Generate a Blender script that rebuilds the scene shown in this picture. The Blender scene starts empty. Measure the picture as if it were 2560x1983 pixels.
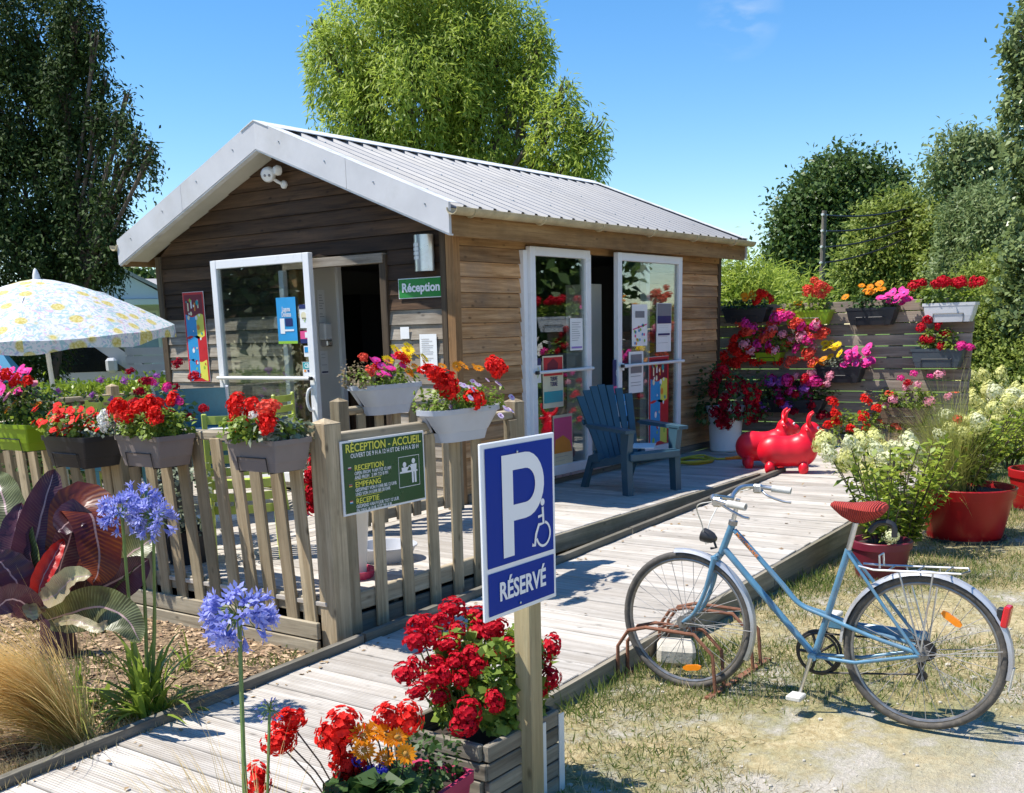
import bpy, math, random
import numpy as np
from math import pi, sin, cos, radians as R
from mathutils import Vector, Matrix
rnd = random.Random(7); rng = np.random.default_rng(7)
sc = bpy.context.scene; C = sc.collection
# ------------------------------------------------------------------ camera (solved from the photo's vanishing points)
CAM = dict(C=(-7.1438,-5.6466,1.4514), yaw=R(36.553), pitch=R(-12.899), roll=R(-1.592), f=2681.87, cx=1240.56, cy=1439.15)
def _axes():
    c, s = cos(CAM['yaw']), sin(CAM['yaw']); f0 = np.array([c,s,0]); r0 = np.array([s,-c,0]); u0 = np.array([0,0,1.])
    c, s = cos(CAM['pitch']), sin(CAM['pitch']); f1 = f0*c+u0*s; u1 = -f0*s+u0*c
    c, s = cos(CAM['roll']), sin(CAM['roll']); return r0*c+u1*s, -r0*s+u1*c, f1
AR, AU, AF = _axes(); CP = np.array(CAM['C'])
cd = bpy.data.cameras.new('Camera'); cam = bpy.data.objects.new('Camera', cd); C.objects.link(cam)
m = Matrix(((AR[0],AU[0],-AF[0],CP[0]),(AR[1],AU[1],-AF[1],CP[1]),(AR[2],AU[2],-AF[2],CP[2]),(0,0,0,1)))
cam.matrix_world = m
cd.sensor_fit = 'HORIZONTAL'; cd.sensor_width = 36; cd.lens = CAM['f']/2560*36
cd.shift_x = (1280-CAM['cx'])/2560; cd.shift_y = (CAM['cy']-991.5)/2560
cd.clip_start = .05; cd.clip_end = 2000; sc.camera = cam
# ------------------------------------------------------------------ sky, sun, exposure
SUN_AZ, SUN_EL = R(127), R(61)          # direction towards the sun, world angle from +X
wd = bpy.data.worlds.new('World'); sc.world = wd; wd.use_nodes = True
nt = wd.node_tree; bg = nt.nodes['Background']; sky = nt.nodes.new('ShaderNodeTexSky'); sky.sky_type = 'NISHITA'; sky.sun_disc = False
sky.sun_elevation = SUN_EL; sky.sun_rotation = pi/2-SUN_AZ; sky.air_density = 1.0; sky.dust_density = .1; sky.ozone_density = 3.0
hsv = nt.nodes.new('ShaderNodeHueSaturation'); hsv.inputs['Saturation'].default_value = 1.32; hsv.inputs['Value'].default_value = 1.75; hsv.inputs['Hue'].default_value = .502
nt.links.new(sky.outputs[0], hsv.inputs['Color'])
# one thin wisp of cloud high to the right
tcw = nt.nodes.new('ShaderNodeTexCoord'); nzw = nt.nodes.new('ShaderNodeTexNoise'); nzw.inputs['Scale'].default_value = 14; nzw.inputs['Detail'].default_value = 6; mpw = nt.nodes.new('ShaderNodeMapping'); mpw.inputs[3].default_value = (1,1,2.5)
nt.links.new(tcw.outputs['Generated'], mpw.inputs[0]); nt.links.new(mpw.outputs[0], nzw.inputs['Vector'])
dtw = nt.nodes.new('ShaderNodeVectorMath'); dtw.operation = 'DISTANCE'; nt.links.new(tcw.outputs['Generated'], dtw.inputs[0])
_d = AF + AR*(1850-CAM['cx'])/CAM['f'] - AU*(35-CAM['cy'])/CAM['f']; dtw.inputs[1].default_value = tuple(_d/np.linalg.norm(_d))
mrw = nt.nodes.new('ShaderNodeMapRange'); nt.links.new(dtw.outputs['Value'], mrw.inputs[0]); mrw.inputs[1].default_value = .036; mrw.inputs[2].default_value = .0
mr2 = nt.nodes.new('ShaderNodeMapRange'); nt.links.new(nzw.outputs['Fac'], mr2.inputs[0]); mr2.inputs[1].default_value = .42; mr2.inputs[2].default_value = .85
mw_ = nt.nodes.new('ShaderNodeMath'); mw_.operation = 'MULTIPLY'; nt.links.new(mrw.outputs[0], mw_.inputs[0]); nt.links.new(mr2.outputs[0], mw_.inputs[1])
mxw = nt.nodes.new('ShaderNodeMix'); mxw.data_type = 'RGBA'; nt.links.new(mw_.outputs[0], mxw.inputs[0]); nt.links.new(hsv.outputs[0], mxw.inputs[6]); mxw.inputs[7].default_value = (9,9.5,10,1)
nt.links.new(mxw.outputs[2], bg.inputs[0]); bg.inputs[1].default_value = .074
sd = bpy.data.lights.new('Sun', 'SUN'); sd.energy = 5.0; sd.angle = R(.53); sd.color = (1,.95,.87)
so = bpy.data.objects.new('Sun', sd); C.objects.link(so)
so.rotation_euler = Vector((cos(SUN_EL)*cos(SUN_AZ), cos(SUN_EL)*sin(SUN_AZ), sin(SUN_EL))).to_track_quat('Z','Y').to_euler()
so.location = (0,0,12)
vs = sc.view_settings; vs.view_transform = 'Standard'; vs.look = 'None'; vs.gamma = 1; vs.use_curve_mapping = False; vs.exposure = .58
# ------------------------------------------------------------------ pixels to places
def ray(x, y): return AF + AR*(x-CAM['cx'])/CAM['f'] - AU*(y-CAM['cy'])/CAM['f']
def hit(x, y, ax, v): d = ray(x,y); return CP + d*((v-CP[ax])/d[ax])      # where a sight line meets a plane
def at(x, y, depth): return CP + ray(x,y)*depth
# ------------------------------------------------------------------ node materials
MATS = {}
def nodes(name):
    m = bpy.data.materials.new(name); m.use_nodes = True; MATS[name] = m
    n = m.node_tree; return m, n, n.nodes['Principled BSDF']
def nn(t, typ, **k):
    x = t.nodes.new(typ)
    for a, v in k.items():
        if a[0] == '_': x.inputs[int(a[1:])].default_value = v
        else: setattr(x, a, v)
    return x
def mixc(t, fac, a, b, mode='MIX'):
    x = nn(t, 'ShaderNodeMix', data_type='RGBA', blend_type=mode)
    for i, v in ((0,fac),(6,a),(7,b)):
        if hasattr(v, 'node'): t.links.new(v, x.inputs[i])
        elif i == 0: x.inputs[0].default_value = v
        else: x.inputs[i].default_value = (*v,1)
    return x.outputs[2]
def mathn(t, op, a, b=None):
    x = nn(t, 'ShaderNodeMath', operation=op)
    for i, v in ((0,a),(1,b)):
        if v is None: continue
        if hasattr(v, 'node'): t.links.new(v, x.inputs[i])
        else: x.inputs[i].default_value = v
    return x.outputs[0]
def ramp(t, fac, lo, hi):
    x = nn(t, 'ShaderNodeMapRange'); t.links.new(fac, x.inputs[0]); x.inputs[1].default_value = lo; x.inputs[2].default_value = hi
    return x.outputs[0]
def coords(t, scale=(1,1,1), randoff=True, kind='Object'):
    tc = nn(t, 'ShaderNodeTexCoord'); o = tc.outputs[kind]
    if randoff:
        oi = nn(t, 'ShaderNodeObjectInfo'); a = nn(t, 'ShaderNodeVectorMath', operation='ADD'); mu = mathn(t, 'MULTIPLY', oi.outputs['Random'], 37.)
        t.links.new(o, a.inputs[0]); t.links.new(mu, a.inputs[1]); o = a.outputs[0]
    mp = nn(t, 'ShaderNodeMapping'); mp.inputs[3].default_value = scale; t.links.new(o, mp.inputs[0]); return mp.outputs[0]
def noise(t, vec, scale, detail=4, rough=.6, dist=0):
    x = nn(t, 'ShaderNodeTexNoise'); t.links.new(vec, x.inputs['Vector'])
    x.inputs['Scale'].default_value = scale; x.inputs['Detail'].default_value = detail; x.inputs['Roughness'].default_value = rough; x.inputs['Distortion'].default_value = dist
    return x.outputs['Fac']
def bump(t, p, h, strength, dist=.01):
    b = nn(t, 'ShaderNodeBump'); b.inputs['Strength'].default_value = strength; b.inputs['Distance'].default_value = dist
    t.links.new(h, b.inputs['Height']); t.links.new(b.outputs[0], p.inputs['Normal'])
def plain(name, c, rough=.55, var=.12, scale=8, bmp=0, metal=0, spec=.5, dirt=None, coat=0):
    m, t, p = nodes(name); v = coords(t); n = noise(t, v, scale, 5)
    lo = tuple(x*(1-var) for x in c); hi = tuple(min(1,x*(1+var)) for x in c)
    col = mixc(t, ramp(t, n, .3, .7), lo, hi)
    if dirt: col = mixc(t, mathn(t, 'MULTIPLY', ramp(t, noise(t, v, scale*.6, 6, .7), .5, .75), .6), col, dirt)
    t.links.new(col, p.inputs['Base Color'])
    t.links.new(mathn(t, 'ADD', mathn(t, 'MULTIPLY', n, .25), rough-.12), p.inputs['Roughness'])
    p.inputs['Metallic'].default_value = metal; p.inputs['Specular IOR Level'].default_value = spec; p.inputs['Coat Weight'].default_value = coat
    if bmp: bump(t, p, noise(t, v, scale*6, 4), bmp, .004)
    return m
def wood(name, c1, c2, axis=0, rough=.75, grain=1., rand=.35, knots=True, groove=None, stain=None, bmp=.5):
    """plank grain along local axis; each object differs through its random number"""
    m, t, p = nodes(name)
    sc1 = [22*grain]*3; sc1[axis] = 1.1*grain; v = coords(t, tuple(sc1)); v2 = coords(t, (1,1,1))
    g = noise(t, v, 1., 8, .65, .35); g2 = noise(t, v, 3.2, 5, .7)
    col = mixc(t, ramp(t, g, .36, .64), c1, c2)
    col = mixc(t, mathn(t, 'MULTIPLY', ramp(t, g2, .52, .74), .6), col, tuple(x*.5 for x in c1))
    if knots:
        vk = coords(t, tuple(5. if i == axis else 11. for i in range(3))); vo = nn(t, 'ShaderNodeTexVoronoi'); vo.inputs['Scale'].default_value = 1; t.links.new(vk, vo.inputs['Vector'])
        k = nn(t, 'ShaderNodeMapRange'); t.links.new(vo.outputs['Distance'], k.inputs[0]); k.inputs[1].default_value = .16; k.inputs[2].default_value = .05
        col = mixc(t, mathn(t, 'MULTIPLY', k.outputs[0], .75), col, tuple(x*.28 for x in c1))
    if stain: col = mixc(t, mathn(t, 'MULTIPLY', ramp(t, noise(t, v2, 1.7, 5, .65), .45, .75), .8), col, stain)
    oi = nn(t, 'ShaderNodeObjectInfo'); br = mathn(t, 'ADD', mathn(t, 'MULTIPLY', oi.outputs['Random'], rand), 1-rand/2)
    hs = nn(t, 'ShaderNodeHueSaturation'); t.links.new(br, hs.inputs['Value']); t.links.new(col, hs.inputs['Color']); t.links.new(hs.outputs[0], p.inputs['Base Color'])
    p.inputs['Roughness'].default_value = rough; p.inputs['Specular IOR Level'].default_value = .25
    h = g
    if groove is not None:
        w = nn(t, 'ShaderNodeTexWave', wave_type='BANDS', bands_direction='XYZ'[groove[0]]); w.inputs['Scale'].default_value = groove[1]; t.links.new(coords(t, randoff=False), w.inputs['Vector'])
        h = mathn(t, 'ADD', mathn(t, 'MULTIPLY', g, .5), w.outputs['Fac'])
    bump(t, p, h, bmp, .006); return m
def leafmat(name, c1, c2, trans=.35, rough=.45, back=None, spec=.35):
    m, t, p = nodes(name); ge = nn(t, 'ShaderNodeNewGeometry')
    r_ = nn(t, 'ShaderNodeTexNoise'); t.links.new(coords(t), r_.inputs['Vector']); r_.inputs['Scale'].default_value = 3.
    f = mathn(t, 'MULTIPLY', mathn(t, 'ADD', ge.outputs['Random Per Island'], r_.outputs['Fac']), .66)
    col = mixc(t, ramp(t, f, .15, .9), c1, c2)
    if back: col = mixc(t, ge.outputs['Backfacing'], col, back)
    t.links.new(col, p.inputs['Base Color']); p.inputs['Roughness'].default_value = rough; p.inputs['Specular IOR Level'].default_value = spec
    tr = nn(t, 'ShaderNodeBsdfTranslucent'); t.links.new(col, tr.inputs[0])
    mx = nn(t, 'ShaderNodeMixShader', _0=trans); t.links.new(p.outputs[0], mx.inputs[1]); t.links.new(tr.outputs[0], mx.inputs[2])
    t.links.new(mx.outputs[0], t.nodes['Material Output'].inputs[0]); return m
def glassmat(name, tint=(.92,.96,.95), gain=1.):
    m = bpy.data.materials.new(name); m.use_nodes = True; t = m.node_tree; t.nodes.clear(); MATS[name] = m
    o = nn(t, 'ShaderNodeOutputMaterial'); a = nn(t, 'ShaderNodeBsdfTransparent'); a.inputs[0].default_value = (*tint,1)
    g = nn(t, 'ShaderNodeBsdfGlossy'); g.inputs[1].default_value = .01; fr = nn(t, 'ShaderNodeFresnel'); fr.inputs[0].default_value = 1.55
    mx = nn(t, 'ShaderNodeMixShader'); t.links.new(mathn(t, 'MINIMUM', mathn(t, 'MULTIPLY', fr.outputs[0], gain), .9), mx.inputs[0])
    t.links.new(a.outputs[0], mx.inputs[1]); t.links.new(g.outputs[0], mx.inputs[2]); t.links.new(mx.outputs[0], o.inputs[0]); return m
# ------------------------------------------------------------------ mesh builder
class MB:
    def __init__(s): s.v = []; s.f = []; s.mi = []
    def add(s, v, f, mi=0):
        o = len(s.v); s.v += [tuple(p) for p in v]; s.f += [tuple(i+o for i in q) for q in f]; s.mi += [mi]*len(f); return s
    def box(s, lo, hi, ch=0., mi=0, M=None):
        lo, hi2 = np.minimum(lo,hi), np.maximum(lo,hi)
        if ch <= 0:
            v = [(x,y,z) for x in (lo[0],hi2[0]) for y in (lo[1],hi2[1]) for z in (lo[2],hi2[2])]
            f = [(0,1,3,2),(4,6,7,5),(0,4,5,1),(2,3,7,6),(0,2,6,4),(1,5,7,3)]
        else:
            c = (lo+hi2)/2; h = (hi2-lo)/2; ch = min(ch, h.min()*.8); v = []; idx = {}
            for sx in (-1,1):
                for sy in (-1,1):
                    for sz in (-1,1):
                        for a in range(3):
                            q = np.array([sx,sy,sz])*(h-ch); q[a] += (sx,sy,sz)[a]*ch; idx[(sx,sy,sz,a)] = len(v); v.append(tuple(c+q))
            f = []
            for a in range(3):
                b, d = (a+1)%3, (a+2)%3
                for sg in (-1,1):
                    q = []
                    for sb, sd_ in ((-1,-1),(1,-1),(1,1),(-1,1)):
                        k = [0,0,0]; k[a] = sg; k[b] = sb; k[d] = sd_; q.append(idx[(*k,a)])
                    f.append(tuple(q if sg > 0 else q[::-1]))
                for sb in (-1,1):
                    for sd_ in (-1,1):
                        k0 = [0,0,0]; k0[a] = -1; k0[b] = sb; k0[d] = sd_; k1 = k0[:]; k1[a] = 1
                        q = [idx[(*k0,b)],idx[(*k1,b)],idx[(*k1,d)],idx[(*k0,d)]]; f.append(tuple(q if sb*sd_ < 0 else q[::-1]))
            for k in [(x,y,z) for x in (-1,1) for y in (-1,1) for z in (-1,1)]:
                q = [idx[(*k,a)] for a in range(3)]; f.append(tuple(q if k[0]*k[1]*k[2] > 0 else q[::-1]))
        if M is not None: v = [tuple(M @ Vector(p)) for p in v]
        return s.add(v, f, mi)
    def tube(s, pts, r, n=8, cap=True, mi=0, closed=False):
        P = [Vector(p) for p in pts]; k = len(P); rr = r if hasattr(r,'__len__') else [r]*k; v = []; f = []; up = None
        for i, p in enumerate(P):
            d = (P[(i+1)%k]-P[i-1]) if closed else (P[min(i+1,k-1)]-P[max(i-1,0)])
            d = d.normalized() if d.length > 1e-9 else Vector((0,0,1))
            if up is None: up = Vector((0,0,1)) if abs(d.z) < .9 else Vector((1,0,0))
            a = d.cross(up)
            a = a.normalized() if a.length > 1e-6 else d.orthogonal().normalized()
            b = a.cross(d).normalized(); up = b
            for j in range(n):
                t = 2*pi*j/n; v.append(p+(a*cos(t)+b*sin(t))*rr[i])
        m_ = k if closed else k-1
        for i in range(m_):
            for j in range(n):
                i2 = (i+1)%k; f.append((i*n+j,i*n+(j+1)%n,i2*n+(j+1)%n,i2*n+j))
        if cap and not closed: f.append(tuple(range(n))[::-1]); f.append(tuple((k-1)*n+j for j in range(n)))
        return s.add(v, f, mi)
    def lathe(s, prof, n=24, c=(0,0,0), mi=0, cap0=False, cap1=False, a0=0, sx=1, sy=1):
        v = []; f = []
        for (r_, z) in prof:
            for j in range(n): t = a0+2*pi*j/n; v.append((c[0]+r_*cos(t)*sx, c[1]+r_*sin(t)*sy, c[2]+z))
        for i in range(len(prof)-1):
            for j in range(n): f.append((i*n+j,i*n+(j+1)%n,(i+1)*n+(j+1)%n,(i+1)*n+j))
        if cap0: f.append(tuple(range(n))[::-1])
        if cap1: f.append(tuple((len(prof)-1)*n+j for j in range(n)))
        return s.add(v, f, mi)
    def sphere(s, c, r, n=10, mi=0):
        k = n//2; r = np.array(r)*np.ones(3); v = []; f = []
        for i in range(k+1):
            a = pi*i/k
            for j in range(n): b = 2*pi*j/n; v.append((c[0]+r[0]*sin(a)*cos(b), c[1]+r[1]*sin(a)*sin(b), c[2]-r[2]*cos(a)))
        for i in range(k):
            for j in range(n): f.append((i*n+j,i*n+(j+1)%n,(i+1)*n+(j+1)%n,(i+1)*n+j))
        return s.add(v, f, mi)
    def prism(s, poly, ax, a, b, mi=0):
        """extrude a polygon given in the two other axes along axis ax from a to b"""
        n = len(poly); v = []
        for t in (a,b):
            for (p,q) in poly:
                k = [0,0,0]; k[ax] = t; k[(ax+1)%3] = p; k[(ax+2)%3] = q; v.append(k)
        f = [tuple(range(n))[::-1], tuple(n+i for i in range(n))]+[(i,(i+1)%n,n+(i+1)%n,n+i) for i in range(n)]
        return s.add(v, f, mi)
    def mesh(s, name, mats, smooth=False):
        me = bpy.data.meshes.new(name); me.from_pydata(s.v, [], s.f)
        for m_ in (mats if isinstance(mats,(list,tuple)) else [mats]): me.materials.append(MATS[m_])
        if any(s.mi): me.polygons.foreach_set('material_index', s.mi)
        if smooth: me.shade_smooth(); sharp(me, 40)
        me.update(); return me
def sharp(me, deg):
    try: me.set_sharp_from_angle(angle=R(deg))
    except Exception: pass
def link(name, me, parent=None, loc=(0,0,0), rot=(0,0,0), scale=(1,1,1), **tags):
    o = bpy.data.objects.new(name, me); C.objects.link(o); o.parent = parent; o.location = loc; o.rotation_euler = rot; o.scale = scale
    for k, v in tags.items():
        if v is not None: o[k] = v
    return o
def ob(name, b, mats, parent=None, smooth=False, **k): return link(name, b.mesh(name, mats, smooth), parent, **k)
def thing(name, label, cat, loc=(0,0,0), rz=0, group=None):
    o = link(name, None, None, loc, (0,0,rz), label=label, category=cat, group=group); o.empty_display_size = .1; return o
def copy_tree(o, parent=None):
    c = o.copy(); C.objects.link(c); c.parent = parent
    for ch in list(o.children): copy_tree(ch, c)
    return c
def fastmesh(name, V, nper, mats, smooth=False, mi=None):
    """V (N*nper,3): one n-gon for every nper vertices"""
    me = bpy.data.meshes.new(name); n = len(V)//nper; V = np.asarray(V, dtype=np.float32)
    me.vertices.add(len(V)); me.vertices.foreach_set('co', V.ravel()); me.loops.add(len(V)); me.loops.foreach_set('vertex_index', np.arange(len(V), dtype=np.int32))
    me.polygons.add(n); me.polygons.foreach_set('loop_start', np.arange(n, dtype=np.int32)*nper)
    for m_ in (mats if isinstance(mats,(list,tuple)) else [mats]): me.materials.append(MATS[m_])
    if mi is not None: me.polygons.foreach_set('material_index', np.asarray(mi, dtype=np.int32))
    me.update(calc_edges=True); me.validate(); return me
def unit(a): return a/np.maximum(np.linalg.norm(a, axis=-1, keepdims=True), 1e-9)
def leaves(P, D, N, L, W, fold=.15, wide=.45):
    """leaf polygons: base, side, tip, side; D axis, N rough normal"""
    P = np.asarray(P); D = unit(np.asarray(D)); S = unit(np.cross(D, N)); U = np.cross(S, D)
    L = np.asarray(L)[:,None]; W = np.asarray(W)[:,None]
    V = np.stack([P, P+D*L*wide-S*W*.5+U*W*fold, P+D*L-U*L*.08, P+D*L*wide+S*W*.5+U*W*fold], 1)
    return V.reshape(-1,3)
def sph(n, g=None):
    g = g or rng; v = g.normal(size=(n,3)); return unit(v)
TXT = {}
def text(body, size, mat, parent, loc, rot=(pi/2,0,0), align='LEFT', bold=.0, depth=.0006, sx=1., name='lettering'):
    cu = bpy.data.curves.new('t', 'FONT'); cu.body = body; cu.size = size; cu.align_x = align; cu.offset = bold*size; cu.extrude = depth; cu.resolution_u = 3
    o = bpy.data.objects.new('t', cu); C.objects.link(o); dg = bpy.context.evaluated_depsgraph_get(); dg.update()
    me = bpy.data.meshes.new_from_object(o.evaluated_get(dg)); bpy.data.objects.remove(o); bpy.data.curves.remove(cu)
    me.materials.clear(); me.materials.append(MATS[mat]); me.name = name
    return link(name, me, parent, loc, rot, (sx,1,1))
def bez(pts, n=16):
    """Catmull-Rom through points"""
    P = [np.array(p, float) for p in pts]; P = [2*P[0]-P[1]]+P+[2*P[-1]-P[-2]]; out = []
    for i in range(1, len(P)-2):
        for k in range(n):
            t = k/n; a, b, c, d = P[i-1:i+3]
            out.append(.5*((2*b)+(-a+c)*t+(2*a-5*b+4*c-d)*t*t+(-a+3*b-3*c+d)*t**3))
    out.append(P[-2]); return out
GZ = -.30      # ground level; the deck boards' top is z = 0
# ------------------------------------------------------------------ materials
wood('deck_y', (.40,.36,.31), (.60,.56,.50), 1, rand=.30, groove=(0,22), stain=(.34,.30,.25), bmp=.55)
wood('deck_x', (.40,.36,.31), (.60,.56,.50), 0, rand=.30, groove=(1,22), stain=(.34,.30,.25), bmp=.55)
wood('edge_x', (.17,.15,.115), (.32,.28,.21), 0, rand=.35, stain=(.12,.115,.07))
wood('kerb_x', (.12,.11,.09), (.23,.21,.17), 0, rand=.3, stain=(.09,.085,.06))
wood('fence_z', (.26,.195,.115), (.47,.38,.25), 2, rand=.5, stain=(.20,.175,.11))
wood('fence_x', (.28,.22,.14), (.49,.42,.30), 0, rand=.3, stain=(.24,.22,.17))
wood('fence_y', (.27,.22,.15), (.47,.41,.30), 1, rand=.3, stain=(.22,.21,.16))
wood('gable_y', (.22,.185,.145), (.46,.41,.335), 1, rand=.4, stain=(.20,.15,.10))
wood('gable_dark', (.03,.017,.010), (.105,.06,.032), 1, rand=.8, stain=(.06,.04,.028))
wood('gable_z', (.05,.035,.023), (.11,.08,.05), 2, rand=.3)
wood('wall_x', (.30,.155,.06), (.62,.38,.19), 0, rand=.7, stain=(.22,.155,.105), bmp=.8)
wood('trim_x', (.25,.135,.05), (.40,.25,.11), 0, rand=.3, stain=(.14,.085,.04))
wood('trim_z', (.24,.125,.05), (.38,.22,.10), 2, rand=.3, stain=(.13,.08,.04))
wood('screen_y', (.20,.16,.125), (.38,.315,.255), 1, rand=.5, stain=(.24,.20,.165))
wood('post_z', (.36,.28,.15), (.50,.42,.25), 2, rand=.1, stain=(.30,.27,.15))
wood('crate_x', (.16,.135,.10), (.31,.28,.22), 0, rand=.5, stain=(.12,.11,.085))
wood('crate_y', (.16,.135,.10), (.31,.28,.22), 1, rand=.5, stain=(.12,.11,.085))
wood('counter_z', (.10,.055,.03), (.19,.11,.06), 2, rand=.1, knots=False)
plain('roof_grey', (.185,.19,.205), .5, .12, 2, metal=.1, dirt=(.13,.13,.13))
plain('flashing', (.56,.56,.57), .45, .08, 2.5, dirt=(.42,.41,.38))
plain('ridge_white', (.70,.70,.69), .55, .12, 9, dirt=(.28,.28,.24))
plain('soffit', (.62,.60,.52), .6, .1, 2, dirt=(.45,.43,.30))
plain('gutter', (.46,.39,.24), .55, .25, 5, dirt=(.24,.19,.10))
plain('white_frame', (.78,.79,.80), .3, .03, 3, dirt=(.62,.62,.6))
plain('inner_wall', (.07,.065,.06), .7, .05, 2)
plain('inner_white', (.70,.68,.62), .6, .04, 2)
plain('dark', (.012,.012,.013), .5, .1, 4)
plain('black_plastic', (.02,.02,.022), .42, .15, 6)
plain('steel', (.6,.6,.6), .3, .1, 9, metal=1, dirt=(.35,.3,.25))
plain('rust', (.21,.085,.045), .8, .35, 30, bmp=.4, dirt=(.10,.045,.03))
plain('paper', (.80,.80,.78), .6, .03, 6)
plain('white_plastic', (.76,.76,.74), .4, .05, 4)
glassmat('glass', gain=.5)
def ground_material():
    m, t, p = nodes('ground'); v = coords(t, randoff=False)
    big = noise(t, v, .55, 5, .6); mid = noise(t, v, 3.1, 6, .65); fine = noise(t, v, 60, 5, .75); st = noise(t, v, 22, 6, .7, .6)
    soil = mixc(t, ramp(t, fine, .3, .7), (.40,.355,.29), (.66,.61,.53))
    straw = mixc(t, ramp(t, st, .35, .65), (.40,.31,.16), (.62,.53,.32))
    green = mixc(t, ramp(t, st, .35, .65), (.085,.115,.03), (.19,.215,.07))
    sx = nn(t, 'ShaderNodeSeparateXYZ'); t.links.new(v, sx.inputs[0])
    # bare drive on the camera side of the bicycle
    lin = mathn(t, 'ADD', mathn(t, 'MULTIPLY', sx.outputs[0], -.35), mathn(t, 'MULTIPLY', sx.outputs[1], -.75))
    bare = ramp(t, mathn(t, 'ADD', lin, mathn(t, 'MULTIPLY', mid, 1.9)), 5.0, 6.0)
    g1 = mixc(t, ramp(t, mathn(t, 'ADD', mathn(t, 'MULTIPLY', big, .6), mathn(t, 'MULTIPLY', mid, .6)), .50, .68), straw, green)
    g1 = mixc(t, ramp(t, mid, .50, .66), g1, soil)
    far = ramp(t, mathn(t, 'ADD', sx.outputs[0], mathn(t, 'MULTIPLY', sx.outputs[1], .4)), 3.5, 7.)
    g1 = mixc(t, far, g1, mixc(t, ramp(t, st, .35, .65), (.07,.13,.025), (.15,.22,.06)))
    t.links.new(mixc(t, bare, g1, soil), p.inputs['Base Color']); p.inputs['Roughness'].default_value = .95; p.inputs['Specular IOR Level'].default_value = .1
    bump(t, p, mathn(t, 'ADD', fine, mathn(t, 'MULTIPLY', st, .8)), .8, .02)
ground_material()
m, t, p = nodes('mulch_soil'); v = coords(t, randoff=False); vo = nn(t, 'ShaderNodeTexVoronoi'); vo.inputs['Scale'].default_value = 55; t.links.new(v, vo.inputs['Vector'])
col = mixc(t, ramp(t, noise(t, v, 2.5, 5), .35, .65), (.045,.03,.02), (.17,.115,.065))
hs = nn(t, 'ShaderNodeSeparateColor'); t.links.new(vo.outputs['Color'], hs.inputs[0])
col = mixc(t, ramp(t, hs.outputs[0], .3, 1.), col, (.36,.25,.14)); t.links.new(col, p.inputs['Base Color']); p.inputs['Roughness'].default_value = .95; bump(t, p, vo.outputs['Distance'], .8, .015)
# ------------------------------------------------------------------ ground
b = MB(); b.add([(-300,-300,0),(300,-300,0),(300,300,0),(-300,300,0)], [(0,1,2,3)]); ob('ground', b, 'ground', loc=(0,0,GZ), kind='structure')
b = MB(); b.add([(-9,-1.68,0),(-3.1,-1.68,0),(-3.1,5.5,0),(-9,5.5,0)], [(0,1,2,3)]); ob('flower_bed', b, 'mulch_soil', loc=(0,0,GZ+.004), kind='structure')
# ------------------------------------------------------------------ decks and ramp, plank by plank
SL = .0345
def rz(x): return -SL*(3-x) if x < 3 else 0.
ED = .1435; PW = .138
def plankmesh(L, ax, mat, w=PW, th=.027):
    b = MB(); h = (L/2, w/2) if ax == 0 else (w/2, L/2); b.box((-h[0],-h[1],-th), (h[0],h[1],0), .004); return b.mesh('plank', mat)
deck = link('deck', None, None, kind='structure')
pm = plankmesh(1.40, 1, 'deck_y'); pl = plankmesh(2.98, 1, 'deck_y')
x = -3.0
while x < 5.5:
    if x < 2.95: link('plank', pm, deck, (x, -.745+rnd.uniform(-.004,.004), rnd.uniform(-.002,.002)), (0,0,rnd.uniform(-.002,.002)))
    else: link('plank', pl, deck, (x, -1.535+rnd.uniform(-.004,.004), rnd.uniform(-.002,.002)))
    x += ED
pt = plankmesh(2.98, 0, 'deck_x', .118)
y = .03
while y < 4.35: link('plank', pt, deck, (-1.56, y, rnd.uniform(-.002,.002)), (0,0,rnd.uniform(-.0015,.0015))); y += .1235
def edge(name, lo, hi, mat, par, ch=.004): b = MB(); b.box(lo, hi, ch); return ob(name, b, mat, par)
edge('edge_board', (-1.0,-1.478,-.135), (2.92,-1.452,-.004), 'edge_x', deck)
edge('edge_board', (-3.06,-1.478,-.27), (-1.02,-1.452,-.115), 'kerb_x', deck)
edge('edge_board', (2.9,-3.05,-.16), (5.55,-3.026,-.003), 'edge_x', deck)
edge('skirt_board', (-3.105,-1.40,-.214), (-3.078,4.4,-.118), 'fence_y', deck); edge('skirt_board', (-3.112,-1.40,-.322), (-3.084,4.4,-.222), 'fence_y', deck)
for y in (-1.3,-.4,.5,1.4,2.3): edge('joist', (-3.07,y,-.14), (-.05,y+.045,-.03), 'kerb_x', deck)
for x in (-2.5,-.6,1.3,3.2,5.2): edge('joist', (x,-1.44,-.16), (x+.045,-.05,-.03), 'kerb_x', deck)
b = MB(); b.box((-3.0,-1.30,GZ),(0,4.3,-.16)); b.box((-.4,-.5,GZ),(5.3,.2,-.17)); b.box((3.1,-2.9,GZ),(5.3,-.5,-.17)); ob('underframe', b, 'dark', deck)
ramp_o = link('ramp', None, None, kind='structure')
pr = plankmesh(1.30, 1, 'deck_y'); tilt = -math.atan(SL); x = 2.93; k = 0
while x > -6.2:
    link('plank', pr, ramp_o, (x, -2.325+rnd.uniform(-.006,.006), rz(x)+rnd.uniform(-.003,.003)), (rnd.uniform(-.002,.002), tilt+rnd.uniform(-.008,.008), rnd.uniform(-.004,.004))); x -= ED
def sloped(name, x0, x1, y0, y1, d0, d1, mat):
    b = MB(); v = [(x,y,rz(x)+d) for x in (x0,x1) for y in (y0,y1) for d in (d0,d1)]
    b.add(v, [(0,1,3,2),(4,6,7,5),(0,4,5,1),(2,3,7,6),(0,2,6,4),(1,5,7,3)]); return ob(name, b, mat, ramp_o)
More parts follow.
